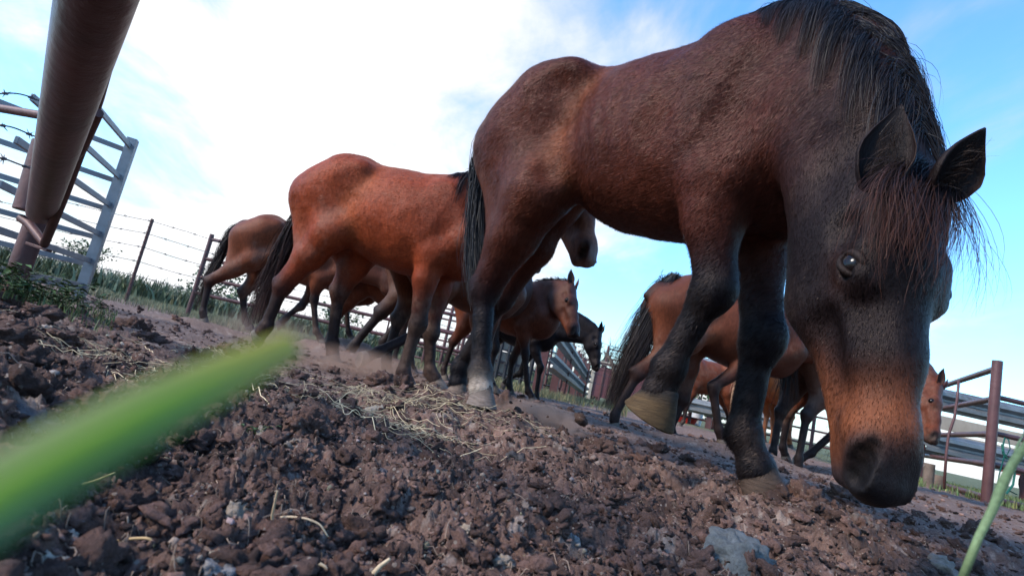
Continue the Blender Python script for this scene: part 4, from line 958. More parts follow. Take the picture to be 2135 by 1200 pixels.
def gz(x, y): return float(gsmooth(np.array([x]), np.array([y]))[0])
def vline(base, top, Y):
    a = aty(*base, Y); z1 = aty(*top, Y)[2]; return np.array([a[0], a[1], a[2]]), z1
def wire_obj(name, pts, r, label, cat, group=None, parent=None, barbs=0, seed=1, mat=None):
    m_ = MB(); pts = np.array(pts, float); m_.tube(pts, r, 5)
    rg = random.Random(seed)
    if barbs:
        L = np.linalg.norm(pts[-1] - pts[0])
        for k in range(barbs):
            t = (k + .5 + rg.uniform(-.15, .15)) / barbs; i = t * (len(pts) - 1); i0 = int(i); p = pts[i0] + (pts[min(i0 + 1, len(pts) - 1)] - pts[i0]) * (i - i0)
            for s_ in range(4):
                d = np.array([rg.uniform(-1, 1), rg.uniform(-1, 1), rg.uniform(-1, 1)]); m_.tube([p, p + unit(d) * r * 7], [r * .8, r * .2], 4)
            u_ = unit(pts[-1] - pts[0]); m_.tube([p - u_ * r * 3, p + u_ * r * 3], r * 1.9, 6)
    o = m_.build(name, mat or WIRE, parent, True)
    if label: tag(o, label, cat, group)
    return o
def rel(o_root, mb, name, mat, bevel=0, smooth=False):
    mb.v = [tuple(np.array(v) - np.array(o_root.location)) for v in mb.v]; o = mb.build(name, mat, o_root, smooth, bevel)
    if smooth: smooth_by_angle(o, .7)
    return o
def pipe_panel(label, A, B, zs, rp, rr, mat, name='pipe_panel', cat='fence panel', group=None, posts=(1, 1), ztop=None, kind='pipe', extra=0, zB=None, square=False):
    """A, B: xy of the two posts; zs: absolute rail heights (at A); zB heights at B"""
    A = np.array(A, float); B = np.array(B, float); r0 = empty(name, (A[0], A[1], gz(*A))); tag(r0, label, cat, group)
    ztop = ztop or max(zs) + .06
    for P, k in ((A, posts[0]), (B, posts[1])):
        if k:
            mb = MB()
            if square: mb.bar((P[0], P[1], gz(*P) - .1), (P[0], P[1], ztop), rp * 2, rp * 2, (unit(B - A)[0], unit(B - A)[1], 0))
            else: mb.tube([(P[0], P[1], gz(*P) - .15), (P[0], P[1], ztop)], rp, 16)
            rel(r0, mb, 'post', mat, 0, not square)
    for k in range(extra):
        P = A + (B - A) * (k + 1) / (extra + 1); mb = MB(); mb.tube([(P[0], P[1], gz(*P) - .1), (P[0], P[1], ztop - .02)], rp * .8, 10); rel(r0, mb, 'post', mat, 0, True)
    for i, z in enumerate(zs):
        z2 = z if zB is None else zB[i]; mb = MB()
        if square: mb.bar((A[0], A[1], z), (B[0], B[1], z2), rr * 1.1, rr * 2.2)
        else: mb.tube([(A[0], A[1], z), tuple((A + B) / 2) + ((z + z2) / 2 - .004,), (B[0], B[1], z2)], rr, 12)
        rel(r0, mb, 'rail', mat, .003 if square else 0, not square)
    return r0

# --- near left: the pipe gate post with the pipe running overhead
p0, zt = vline((40, 562), (132, 176), 2.45)
gp = empty('pipe_gate_post', (p0[0], p0[1], gz(p0[0], p0[1]))); tag(gp, 'thick rusty gate post with pipe sleeve standing in weeds at the far left', 'post')
mb = MB(); mb.tube([(p0[0], p0[1], gz(p0[0], p0[1]) - .2), (p0[0], p0[1], zt)], .043, 24); rel(gp, mb, 'post', RUST, 0, True)
a, c = aty(60, 440, 2.36), aty(100, 300, 2.36); mb = MB(); mb.tube([a, c], .056, 24); rel(gp, mb, 'sleeve', RUST, 0, True)
pa, pb = aty(215, -60, .74), aty(86, 442, 2.28); d_ = unit(pb - pa); pa2 = pa - d_ * 1.6
op = empty('overhead_pipe', tuple(pb)); tag(op, 'thick brown pipe rail running overhead from the gate post towards the camera', 'pipe rail')
mb = MB(); mb.tube([pa2, pa, (pa + pb) / 2, pb], .0505, 40); rel(op, mb, 'pipe', PIPE, 0, True)
mb = MB(); Vv, Ff = tube_data([pb - d_ * .03, pb + d_ * .0015], .046, 24); mb.add(Vv, Ff); rel(op, mb, 'pipe_mouth_shade', DARKM, 0, True)  # dark disc on the capped end, its colour stands for shade inside the pipe
def T(*q): return [aty(*v) for v in q]
lr = empty('latch_rod', tuple(aty(85, 515, 2.3))); tag(lr, 'bent rusty latch rod hanging below the overhead pipe beside the gate post', 'latch')
mb = MB(); mb.tube(T((228, 110, 1.45), (203, 205, 1.65), (172, 300, 1.85), (136, 400, 2.1), (108, 470, 2.25), (93, 508, 2.3), (60, 466, 2.33), (44, 455, 2.35)), .018, 12); rel(lr, mb, 'rod', RUST, 0, True)
mb = MB(); mb.tube(T((205, 235, 1.6), (172, 310, 1.8), (140, 345, 1.95), (122, 400, 2.1), (124, 415, 2.12), (112, 445, 2.2)), .014, 12); rel(lr, mb, 'brace', RUST, 0, True)
a = aty(78, 512, 2.31); mb = MB(); mb.bar(a + np.array([-.04, 0, 0]), a + np.array([.055, 0, -.01]), .03, .012); rel(lr, mb, 'catch_plate', RUST, .002)
sr = empty('side_rail', tuple(aty(96, 240, 2.5))); tag(sr, 'thin brown pipe rail leaving the frame at the left edge', 'pipe rail')
mb = MB(); mb.tube(T((-60, 212, 2.6), (0, 226, 2.55), (100, 243, 2.45)), .020, 14); rel(sr, mb, 'rail', RUST, 0, True)
for k, (y0, y1, lab) in enumerate(((198, 216, 'topmost barbed wire at the left edge'), (266, 292, 'middle barbed wire at the left edge'), (338, 355, 'lowest barbed wire at the left edge'))):
    P = []
    for i in range(25):
        t = i / 24; P.append(aty(-60 + 190 * t, y0 - 14 + (y1 - y0 + 14) * t + 5 * math.sin(t * 9 + k), 1.9 + .45 * t))
    wire_obj('barbed_wire', P, .0032, lab, 'barbed wire', 'barbed wires at the left edge', barbs=4, seed=k + 3)

# --- galvanized cattle panels behind it
g1, ztg = vline((167, 612), (286, 292), 4.5)
zz = [aty(x_, y_, 4.5)[2] for x_, y_ in ((280, 308), (259, 372), (239, 430), (218, 490), (196, 545), (181, 597))]
qa = atz(197, 217, zz[0] + .0)[:2]; q2 = g1[:2] + (qa - g1[:2]) * 1.8
pipe_panel('galvanized cattle panel coming towards the camera from the tall end post', g1[:2], q2, zz, .036, .0185, GALV, 'cattle_panel', 'cattle panel', 'galvanized panels at the left', (1, 0), ztg, square=True)
qb = atz(-10, 200, zz[0])[:2]; g1b = g1[:2] + np.array([-.03, .05])
q3 = g1b + (qb - g1b) * 1.5
pipe_panel('galvanized cattle panel running left out of the frame from the tall end post', g1b, q3, [z - .03 for z in zz], .03, .0185, GALV, 'cattle_panel', 'cattle panel', 'galvanized panels at the left', (0, 1), ztg, square=True)

# --- field fence
fp, zf1 = vline((262, 628), (311, 455), 8.0)
fposts = [fp[:2], fp[:2] + np.array([-3.6, -.9]), fp[:2] + np.array([-7.2, -1.8]), fp[:2] + np.array([3.4, 1.6]), fp[:2] + np.array([6.8, 3.0])]
labs = ['rusty T-post of the field fence standing alone left of the herd', 'field fence post behind the galvanized panels', 'field fence post outside the left edge', 'field fence post behind the leftmost bay horse', 'field fence post behind the herd']
for P, lb in zip(fposts, labs):
    m_ = MB(); m_.bar((P[0], P[1], gz(*P) - .2), (P[0], P[1], zf1), .055, .012, (1, 0, 0)); m_.bar((P[0], P[1] - .018, gz(*P) - .2), (P[0], P[1] - .018, zf1), .012, .028, (1, 0, 0))
    for k in range(14): z = .15 + k * (zf1 - .2) / 14; m_.box((P[0], P[1] - .036, z), (.010, 0, 0), (0, .004, 0), (0, 0, .006))
    o = m_.build('fence_post', RUST, None); o.data.transform(Matrix.Translation((-P[0], -P[1], 0))); o.location = (P[0], P[1], 0); tag(o, lb, 'fence post', 'posts of the field fence')
for k, fr in enumerate((.97, .80, .62, .44, .27)):
    P = []
    order = [fposts[2], fposts[1], fposts[0], fposts[3], fposts[4], fposts[4] + np.array([5, 2.2])]
    for i in range(len(order) - 1):
        for j in range(8):
            t = j / 8; q = order[i] * (1 - t) + order[i + 1] * t; P.append((q[0], q[1] - .02, .12 + (zf1 - .12) * fr - .05 * 4 * t * (1 - t) + .008 * math.sin(i * 3 + j * 2 + k)))
    wire_obj('fence_wire', P, .0045, ['topmost', 'second highest', 'middle', 'second lowest', 'lowest'][k] + ' wire of the field fence left of the herd', 'wire', 'wires of the field fence', barbs=60, seed=40 + k)

# --- dark steel panel behind the left horses
b1, zb1 = vline((399, 628), (450, 490), 9.0)
hts = [aty(x_, y_, 9.0)[2] for x_, y_ in ((446, 500), (432, 540), (421, 578), (408, 610))]
pos = [b1[:2] + np.array([2.35, .1]) * k for k in range(5)]
for k in range(2):
    lb = ['first dark steel panel, its end post beside the tail of the leftmost bay', 'second dark steel panel, behind the legs of the leftmost bay', 'third dark steel panel, behind the chestnut-red horse', 'fourth dark steel panel, behind the hind legs of the largest horse'][k]
    pipe_panel(lb, pos[k], pos[k + 1], hts, .036, .03, PIPE, 'corral_panel', 'fence panel', 'dark panels behind the herd', (1, 1 if k == 1 else 0), zb1, extra=0)

# --- guardrail fences
def wbeam(mb, a, b_):
    a = np.array(a, float); b_ = np.array(b_, float); u = unit(b_ - a); s_ = unit(np.cross(u, (0, 0, 1))); up_ = np.array([0, 0, 1.0])
    prof = [(0.0, .155), (.012, .150), (.035, .120), (.078, .105), (.082, .055), (.030, .030), (.004, .012), (.004, -.012), (.030, -.030), (.082, -.055), (.078, -.105), (.035, -.120), (.012, -.150), (0, -.155)]
    back = [(x_ - .005, z_) for x_, z_ in prof[::-1]]; loop = prof + back; n = len(loop); V = []
    for P in (a, b_): V += [P + s_ * x_ + up_ * z_ for x_, z_ in loop]
    mb.add(V, [(i, (i + 1) % n, (i + 1) % n + n, i + n) for i in range(n)])
def rail_fence(label, A, B, zs, name='guardrail_fence', npost=3, zt=None, zB=None, seg=2, zs_tilt=0, group='guardrail fences'):
    A = np.array(A, float); B = np.array(B, float); r0 = empty(name, (A[0], A[1], gz(*A))); tag(r0, label, 'guardrail fence', group); u = unit(B - A); nrm = np.array([-u[1], u[0]])
    for k in range(npost):
        P = A + (B - A) * k / (npost - 1) + nrm * .08; mb = MB(); mb.bar((P[0], P[1], gz(*P) - .1), (P[0], P[1], (zt or max(zs) + .12)), .14, .12, (u[0], u[1], 0)); rel(r0, mb, 'post', PIPE, .004)
    for i, z in enumerate(zs):
        z2 = z if zB is None else zB[i]
        for k in range(seg):
            t0, t1 = k / seg, (k + 1) / seg; mb = MB(); q0 = A + (B - A) * t0; q1 = A + (B - A) * t1
            wbeam(mb, (q0[0], q0[1], z + (z2 - z) * t0), (q1[0], q1[1], z + (z2 - z) * t1)); rel(r0, mb, 'beam', WGAL)
    return r0
near = aty(1120, 760, 8.2); far_ = aty(1222, 815, 18)
up0, up1 = aty(1165, 715, 8.2)[2], aty(1216, 800, 21)[2]
rail_fence('steel guardrail fence running away into the distance behind the black horse', near[:2] + np.array([.15, 0]), far_[:2], [.98, .55], npost=6, seg=3, zt=1.12, zB=[.62, .22])
A = aty(1925, 900, 7.6); B = aty(2400, 900, 7.6)
bz = [aty(2055, 853, 7.6)[2], aty(2055, 948, 7.6)[2]]
rail_fence('large steel guardrail fence behind the brown pipe gate on the right', A[:2], (B[0], A[1]), bz, npost=3, seg=2)
A = aty(1400, 880, 12.5); B = aty(1640, 900, 11.5)
rail_fence('pale guardrail fence seen between the legs behind the bay with long black tail', A[:2], B[:2], [1.35, .9, .42], npost=4, seg=2)

# --- pens in the middle distance
PG = 'pens behind the corral'
pens = [('brown pen panel right of the cream-boarded pen', (.0, 13.0), (1.9, 15.6), 5), ('brown pen panel behind the guardrail fence', (3.9, 20.5), (6.9, 21), 6), ('brown pen panel left of the cream-boarded pen', (-2.0, 12.5), (-.4, 12.3), 6),
        ('pen panel behind the lifted foreleg hoof', (3.6, 13.0), (5.6, 12.5), 5), ('pen panel far right of the middle, behind the dark bay', (5.8, 12.5), (8.2, 11.5), 5), ('tall pen panel under the bare bush', (3.7, 19.0), (7.0, 19.5), 6)]
for lb, A, B, n in pens:
    h_ = 1.35 if 'tall' not in lb else 1.8
    pipe_panel(lb, A, B, [gz(*A) + .15 + (h_ - .15) * k / (n - 1) for k in range(n)], .045, .022, PIPE, 'pen_panel', 'fence panel', PG, (1, 1), gz(*A) + h_ + .1, extra=3)
A, B = aty(1018, 770, 10.5), aty(1092, 785, 10.5)
cp = pipe_panel('pen with cream boards and dark bars between the hind legs and the young bay', A[:2], (B[0] + .1, B[1]), [.2, .42, .64, .86, 1.08], .04, .018, DARKM, 'boarded_pen', 'pen', PG, (1, 1), 1.25, extra=4)
for k in range(4):
    mb = MB(); z = .3 + k * .22; mb.box(((A[0] + B[0]) / 2, A[1] + .06, z), ((B[0] - A[0]) / 2, 0, 0), (0, .012, 0), (0, 0, .085)); rel(cp, mb, 'board', CREAM, .003)
A = aty(1226, 850, 19)
rg_ = empty('red_sheet_gate', (A[0], A[1], gz(A[0], A[1]))); tag(rg_, 'faded red sheet metal gate with pale post at the far end of the guardrail fence', 'gate', PG)
for k in range(2):
    mb = MB(); mb.box((A[0] + .4 + k * .95, A[1], .62), (.40, .05 * 0, 0), (0, .015, 0), (0, 0, .5)); rel(rg_, mb, 'sheet', REDP, .004)
for k in range(3): mb = MB(); mb.box((A[0] - .06 + k * .95, A[1] - .02, .6), (.05, 0, 0), (0, .05, 0), (0, 0, .65)); rel(rg_, mb, 'post', CREAM, .004)
mb = MB(); mb.box((A[0] + .85, A[1] - .03, 1.28), (1.1, 0, 0), (0, .05, 0), (0, 0, .06)); rel(rg_, mb, 'top_rail', CREAM, .004)
# pole frames and cut trunks sticking up behind
def pole(px_, y0, y1, Y, r, lab, group='poles behind the pens', bend=None, mat=None, cap=None):
    a, z1 = vline((px_, y0), (px_, y1), Y); z0 = gz(a[0], a[1]); m_ = MB(); pts = [(0, 0, z0 - .2), (0, 0, z1)] if bend is None else [(0, 0, z0 - .2)] + [(bx, 0, z0 + (z1 - z0) * t) for bx, t in bend]
    m_.tube(pts, r, 10)
    if cap: m_.bar((0, 0, z1 - .05), (cap, 0, z1 - .05), r * 1.2, r * 1.2)
    o = m_.build('pole', mat or PIPE, None, True); smooth_by_angle(o, .7); o.location = (a[0], a[1], 0); tag(o, lab, 'pole', group); return o
pole(1208, 800, 742, 15, .035, 'left tall pole of the steel frame behind the lowered black head', cap=1.6)
pole(1222, 800, 760, 15.2, .03, 'shorter pole just right of the left tall frame pole', cap=1.2)
pole(1272, 800, 736, 12, .04, 'crooked leaning branch-like pole left of the black tail', bend=[(.03, .4), (.05, .65), (-.06, .85), (-.22, 1.0)], mat=WOOD)
pole(1290, 810, 742, 12, .05, 'straight thick post right of the crooked pole', mat=WOOD)
pole(1172, 790, 722, 16, .035, 'slanted pole rising beside the guardrail fence', bend=[(.15, .5), (.34, 1.0)])
pole(938, 740, 696, 14, .03, 'left pole of the small frame seen between the forelegs', cap=.3)
pole(951, 742, 700, 14, .03, 'right pole of the small frame seen between the forelegs')

# --- right: brown pipe gate
gpst, zr = vline((2056, 1048), (2094, 755), 5.4)
def zat(x_, y_): return aty(x_, y_, 5.4)[2]
zr5 = [zat(2090, 770), zat(2080, 832), zat(2071, 905), zat(2062, 967), zat(2052, 1036)]
L_ = atz(1960, 806, zr5[0])[:2]; L2 = gpst[:2] + (L_ - gpst[:2]) * 1.75
pipe_panel('reddish brown pipe gate with five rails on the right', gpst[:2], L2, zr5, .045, .030, PIPE, 'pipe_gate', 'gate', 'pipe panels on the right', (1, 1), zr)
R_ = gpst[:2] + np.array([2.6, .25])
pipe_panel('brown pipe panel leaving the frame at the right edge', gpst[:2] + np.array([.06, .06]), R_, [zr5[1] + .03, zr5[2] + .02, zr5[3] + .01, zr5[4]], .04, .026, PIPE, 'corral_panel', 'fence panel', 'pipe panels on the right', (0, 1), zr - .2)
m_ = MB(); m_.tube(T((1999, 793, 5.75), (1996, 830, 5.75), (1990, 870, 5.75), (1978, 905, 5.75), (1973, 945, 5.75), (1968, 1018, 5.7)), .013, 8); o = m_.build('bent_rod', PIPE, None, True); tag(o, 'thin bent upright rod across the rails of the brown pipe gate', 'rod')
for k, (x_, y0, y1, Y) in enumerate(((1930, 1055, 965, 6.0), (1953, 1052, 990, 6.2))):
    a, z1 = vline((x_, y0), (x_ + 6, y1), Y); m_ = MB(); m_.tube([(0, 0, gz(a[0], a[1]) - .2), (0, 0, z1)], .05, 10); o = m_.build('short_post', WOOD, None, True); smooth_by_angle(o, .7); o.location = (a[0], a[1], 0); tag(o, ['left short wooden post under the brown pipe gate', 'right short wooden post under the brown pipe gate'][k], 'post', 'short posts under the pipe gate')
# halter
HALT = mat_flat('green_webbing', (.012, .10, .075), .7, 0, .3, .2)
hl = empty('halter', tuple(aty(2100, 905, 5.35))); tag(hl, 'teal green rope halter hanging on the pipe rail at the right edge', 'halter')
def strap(q, w=.011, name='strap'): mb = MB(); mb.tube(T(*q), w, 6, flat=.35); rel(hl, mb, name, HALT, 0, True)
strap([(2092, 925, 5.33), (2095, 912, 5.33), (2103, 916, 5.33), (2106, 935, 5.33), (2098, 950, 5.33), (2090, 940, 5.33), (2092, 925, 5.33)])
strap([(2090, 925, 5.33), (2092, 945, 5.33), (2100, 956, 5.33), (2118, 954, 5.33)])
strap([(2094, 950, 5.33), (2083, 990, 5.33), (2078, 1030, 5.33)]); strap([(2112, 955, 5.33), (2100, 990, 5.33), (2086, 1000, 5.33), (2082, 1028, 5.33)])
strap([(2118, 978, 5.33), (2098, 996, 5.33), (2086, 998, 5.33)]); strap([(2116, 985, 5.33), (2112, 1010, 5.33), (2098, 1028, 5.33)]); strap([(2104, 1022, 5.33), (2120, 1030, 5.33)])
strap([(2084, 1000, 5.33), (2090, 996, 5.33), (2092, 1004, 5.33), (2086, 1006, 5.33), (2084, 1000, 5.33)], .006, 'ring')
# trailer behind the guardrails
A = aty(1955, 960, 9.2); tr_ = empty('flatbed_trailer', (A[0], A[1], gz(A[0], A[1]))); tag(tr_, 'low trailer with cream side boards and red-white reflectors behind the guardrails', 'trailer')
x0 = A[0]; zc = aty(2050, 950, 9.2)[2]
mb = MB(); mb.box((x0 + 2.2, A[1], .98), (2.3, 0, 0), (0, .03, 0), (0, 0, .11)); rel(tr_, mb, 'side_board', CREAM, .005)
mb = MB(); mb.box((x0 + 2.2, A[1], .70), (2.3, 0, 0), (0, .03, 0), (0, 0, .12)); rel(tr_, mb, 'side_board', CREAM, .005)
mb = MB(); mb.box((x0 + 2.2, A[1] + .6, .48), (2.4, 0, 0), (0, .65, 0), (0, 0, .05)); rel(tr_, mb, 'deck', DARKM, .005)
for k in range(4):
    mb = MB(); mb.box((x0 + .35 + k * .42, A[1] - .065, .47), (.2, 0, 0), (0, .004, 0), (0, 0, .06)); rel(tr_, mb, 'reflector', mat_flat('reflector_' + str(k % 2), ((.45, .02, .03), (.45, .55, .55))[k % 2], .3))
for k in range(3):
    mb = MB(); c = np.array([x0 + 1.8 + k * .75, A[1] + .05, .30]); mb.tube([c - (0, .1, 0), c + (0, .1, 0)], .29, 24); w_ = rel(tr_, mb, 'wheel', DARKM, 0, True)
    mb = MB(); mb.tube([c - (0, .115, 0), c - (0, .08, 0)], .13, 16); mb.v = [tuple(np.array(v) - np.array(tr_.location)) for v in mb.v]; mb.build('hub', GALV, w_)
# bucket and red tub
def lathe(name, prof, mat, loc, lab, cat, n=24):
    V = []; 
    for r, z in prof: V += [(r * math.cos(2 * math.pi * j / n), r * math.sin(2 * math.pi * j / n), z) for j in range(n)]
    Fc = [(i * n + j, i * n + (j + 1) % n, (i + 1) * n + (j + 1) % n, (i + 1) * n + j) for i in range(len(prof) - 1) for j in range(n)]; Fc.append(tuple(range(n - 1, -1, -1)))
    o = mesh_obj(name, V, Fc, mat, None, True); smooth_by_angle(o, .6); o.location = loc; return tag(o, lab, cat)
A = atz(1447, 905, .0); s_ = 11.0 / A[1]; A = aty(1447, 905, 13.5)
lathe('bucket', [(.11, 0), (.15, .36), (.158, .36), (.158, .375), (.145, .375), (.105, .02)], mat_flat('white_plastic', (.7, .7, .68), .5, var=.08), (A[0], A[1], gz(A[0], A[1])), 'white plastic bucket near the pale guardrail fence', 'bucket')
A = aty(1426, 903, 13.2)
lathe('feed_tub', [(.20, 0), (.26, .13), (.27, .13), (.25, .13), (.19, .02)], mat_flat('red_plastic', (.5, .03, .02), .5, var=.1), (A[0], A[1], gz(A[0], A[1])), 'flat red feed tub left of the white bucket', 'tub')

# --- vegetation
LEAF = mat_tint('leaf', .6, .3, 0, 30, .3); BARK = mat_flat('bark', (.07, .055, .045), .9, 0, .2, .3, 20, .4)
def blades(name, x, y, z, h, w, cols, seed, lean=.35, seg=3, mat=None):
    rg = np.random.default_rng(seed); N = len(x); a = rg.uniform(0, 6.283, N); ts = np.linspace(0, 1, seg + 1); L = (rg.random(N) * lean + .1) * h
    dirx, diry = np.cos(a) * L, np.sin(a) * L; sx, sy = -np.sin(a + rg.normal(size=N) * .6), np.cos(a)
    P = np.stack([x[:, None] + dirx[:, None] * ts ** 2, y[:, None] + diry[:, None] * ts ** 2, z[:, None] + h[:, None] * (ts - .25 * ts ** 3 * (L / h)[:, None])], 2)
    ww = (w[:, None] * np.array([.8, 1, .7, .06, .06][:seg + 1] if seg < 4 else np.linspace(1, .05, seg + 1))[None])[..., None]; sd_ = np.stack([sx, sy, 0 * sx], 1)[:, None]
    V = np.stack([P - sd_ * ww, P + sd_ * ww], 2).reshape(-1, 3); b0 = ((np.arange(N)[:, None] * (seg + 1) + np.arange(seg)[None]).ravel() * 2)
    return mesh_obj(name, V, np.stack([b0, b0 + 1, b0 + 3, b0 + 2], 1), mat or LEAF, None, True, np.repeat(cols, (seg + 1) * 2, 0))
def grass_area(name, N, fx, hh, seed, col=(.07, .10, .03), w=(.002, .004), patch=1.2, thr=.42):
    rg = np.random.default_rng(seed); x, y = fx(rg, N); k = fbm2(x * patch, y * patch, 3, seed) + .12 * rg.random(N) > thr; x, y = x[k], y[k]; n = len(x)
    h = rg.uniform(*hh, n) * (.5 + fbm2(x * 2, y * 2, 2, seed + 1)); cols = np.array(col)[None] * (.55 + .9 * rg.random((n, 1))) * np.where(rg.random((n, 1)) < .2, np.array([[1.9, 1.35, 1.3]]), 1)
    o = blades(name, x, y, gsmooth(x, y), h, rg.uniform(*w, n), cols, seed); return tag(o, kind='stuff')
def wedge(r0, r1, a0, a1):
    def f(rg, N): r = r0 * (r1 / r0) ** rg.random(N); a = np.radians(rg.uniform(a0, a1, N)); return r * np.sin(a), r * np.cos(a)
    return f
grass_area('grass', 34000, wedge(7.6, 20, -45, 2), (.05, .15), 101, (.12, .125, .065), (.0015, .0035), thr=.40)
grass_area('grass', 9000, wedge(6.9, 13, -3, 14), (.05, .15), 102, (.12, .125, .06), (.0015, .0035), thr=.36)
grass_area('grass', 14000, wedge(7.3, 12, 33, 52), (.04, .11), 103, (.10, .14, .05), (.002, .005), thr=.34)
grass_area('grass', 900, wedge(2.3, 4.5, -46, -34), (.02, .06), 105, (.08, .11, .04), (.0015, .003), thr=.50)
def cornfield():
    rg = np.random.default_rng(111); N = 5200; x = rg.uniform(-60, 3, N); y = 20 + 26 * rg.random(N) ** 1.6 - .12 * x * 0; k = x < .1 * y + 1; x, y = x[k], y[k]; n = len(x)
    X_ = np.repeat(x, 9) + rg.normal(size=n * 9) * .12; Y_ = np.repeat(y, 9) + rg.normal(size=n * 9) * .12; h = np.repeat(.75 + .45 * fbm2(x * .3, y * .3, 2, 9), 9) * rg.uniform(.55, 1.1, n * 9)
    cols = np.array([.11, .125, .075])[None] * (.5 + 1.0 * rg.random((n * 9, 1))) + np.array([.02, .012, .0]) * rg.random((n * 9, 1))
    tag(blades('tall_crop', X_, Y_, gsmooth(X_, Y_), h, rg.uniform(.025, .06, n * 9), cols, 112, lean=.8, seg=4), kind='stuff')
cornfield()
def weed(loc, n, R, hh, lab, seed, leaf=.02):
    rg = np.random.default_rng(seed); r0 = empty('weed', loc); tag(r0, lab, 'weed'); st = MB(); V = []; Fc = []; C = []
    for k in range(n):
        a = rg.uniform(0, 6.28); L = hh * rg.uniform(.5, 1.1); dx, dy = math.cos(a), math.sin(a); b0 = np.array([rg.normal() * R * .45, rg.normal() * R * .45, -.01]); P = [b0 + np.array([dx * L * .5 * t * t, dy * L * .5 * t * t, L * t * (1 - .25 * t)]) for t in np.linspace(0, 1, 5)]; st.tube(P, [.0018, .0016, .0014, .001, .0006], 4, caps=False)
        for j in range(10):
            t = rg.uniform(.15, 1); i = min(3, int(t * 4)); p = P[i] + (P[i + 1] - P[i]) * (t * 4 - i); la = rg.uniform(0, 6.28); ld = unit([math.cos(la), math.sin(la), rg.uniform(-.3, .5)]); sd_ = unit(np.cross(ld, (0, 0, 1))); s_ = leaf * rg.uniform(.5, 1.2); o = len(V)
            V += [p, p + ld * s_ * .4 + sd_ * s_ * .33 + (0, 0, s_ * .08), p + ld * s_ * 1.1 - (0, 0, s_ * .15), p + ld * s_ * .4 - sd_ * s_ * .33 + (0, 0, s_ * .08)]; Fc += [(o, o + 1, o + 2), (o, o + 2, o + 3)]; C += [np.array([.04, .075, .022]) * rg.uniform(.5, 1.4)] * 4
    st.build('stem', mat_flat('weed_stem', (.07, .09, .03), .7), r0, True); f_ = mesh_obj('leaves', V, Fc, LEAF, r0, False, np.array(C)); f_['kind'] = 'stuff'
w0 = aty(40, 600, 2.1); weed((w0[0], w0[1], gz(w0[0], w0[1])), 60, .22, .17, 'leafy green weed at the foot of the rusty gate post', 121, .035)
w0 = aty(95, 610, 2.4); weed((w0[0], w0[1], gz(w0[0], w0[1])), 40, .16, .12, 'smaller leafy weed right of the gate post foot', 122, .03)
w0 = aty(560, 845, .95); weed((w0[0], w0[1], float(ground_h(w0[0], w0[1])[0])), 10, .03, .035, 'tiny green sprouts on the soil under the blurred blade', 123, .008)
def tree(px_, Y, h, R, lab, seed, bare=False, n=500, col=(.045, .07, .03)):
    a = aty(px_, 600, Y); x, y = a[0], a[1]; r0 = empty('tree', (x, y, gz(x, y))); tag(r0, lab, 'tree', 'distant trees'); rg = random.Random(seed); tr = MB(); tips = []
    def br(p, d, L, r, lev):
        q = p + d * L; mid = (p + q) / 2 + np.array([rg.uniform(-1, 1), rg.uniform(-1, 1), 0]) * L * .06; tr.tube([p, mid, q], [r, r * .8, r * .62], 5 if lev else 8, caps=False); tips.append((q, lev))
        if lev < (4 if bare else 2):
            for _ in range(rg.choice((2, 3, 3)) if bare else 4):
                nd = unit(d + np.array([rg.uniform(-1, 1), rg.uniform(-1, 1), rg.uniform(-.3, .6)]) * .75); br(q, nd, L * rg.uniform(.55, .8), r * .55, lev + 1)
    br(np.array([0, 0, -.2]), np.array([0, 0, 1.0]), h * .3, h * .03, 0)
    if bare:
        for k in range(5): br(np.array([rg.uniform(-1, 1) * R * .6, rg.uniform(-1, 1) * R * .6, -.2]), unit([rg.uniform(-.5, .5), rg.uniform(-.5, .5), 1]), h * .3, h * .02, 0)
    tr.build('trunk', BARK, r0, True)
    if not bare:
        r2 = np.random.default_rng(seed); cl = r2.normal(size=(14, 3)) * R * np.array([.42, .42, .3]) + [0, 0, h * .62]; ci = r2.integers(0, 14, n); P = cl[ci] + r2.normal(size=(n, 3)) * R * .17; s_ = R * .055 * (.6 + r2.random((n, 1))); A_ = unit_rows(r2.normal(size=(n, 3))); B_ = unit_rows(np.cross(A_, r2.normal(size=(n, 3))))
        V = np.stack([P - A_ * s_, P + B_ * s_ * .6, P + A_ * s_, P - B_ * s_ * .6], 1).reshape(-1, 3); o = mesh_obj('crown', V, np.arange(4 * n).reshape(-1, 4), LEAF, r0, False, np.repeat(np.array(col)[None] * (.5 + r2.random((n, 1))), 4, 0)); o['kind'] = 'stuff'
tree(150, 62, 5.5, 2.6, 'left round tree above the crop behind the galvanized panels', 1)
tree(172, 60, 4.2, 2.0, 'smaller round tree just right of the left round tree', 2)
tree(455, 55, 3.6, 3.2, 'dark bushy tree between the legs of the leftmost bay', 3)
tree(492, 58, 3.4, 3.0, 'low bushy tree right of the dark bushy one behind the leftmost bay', 4)
tree(740, 50, 3.6, 2.6, 'tree seen between the legs of the chestnut-red horse', 5)
tree(1258, 21, 3.0, 1.5, 'grey leafless bush beyond the pens right of the black head', 6, bare=True)
tree(1225, 24, 2.8, 1.4, 'smaller leafless bush beside the frame poles', 7, bare=True)
tree(1438, 40, 4.6, 3.0, 'dark green tree beyond the pale guardrail fence', 8)
tree(1500, 44, 5.0, 3.4, 'dark green tree behind the black foreleg', 9)
print('T struct', _t.time() - T0_)
# ------------------------------------------------------------------ build
import time as _t
for sp in HORSES: build_horse(sp)
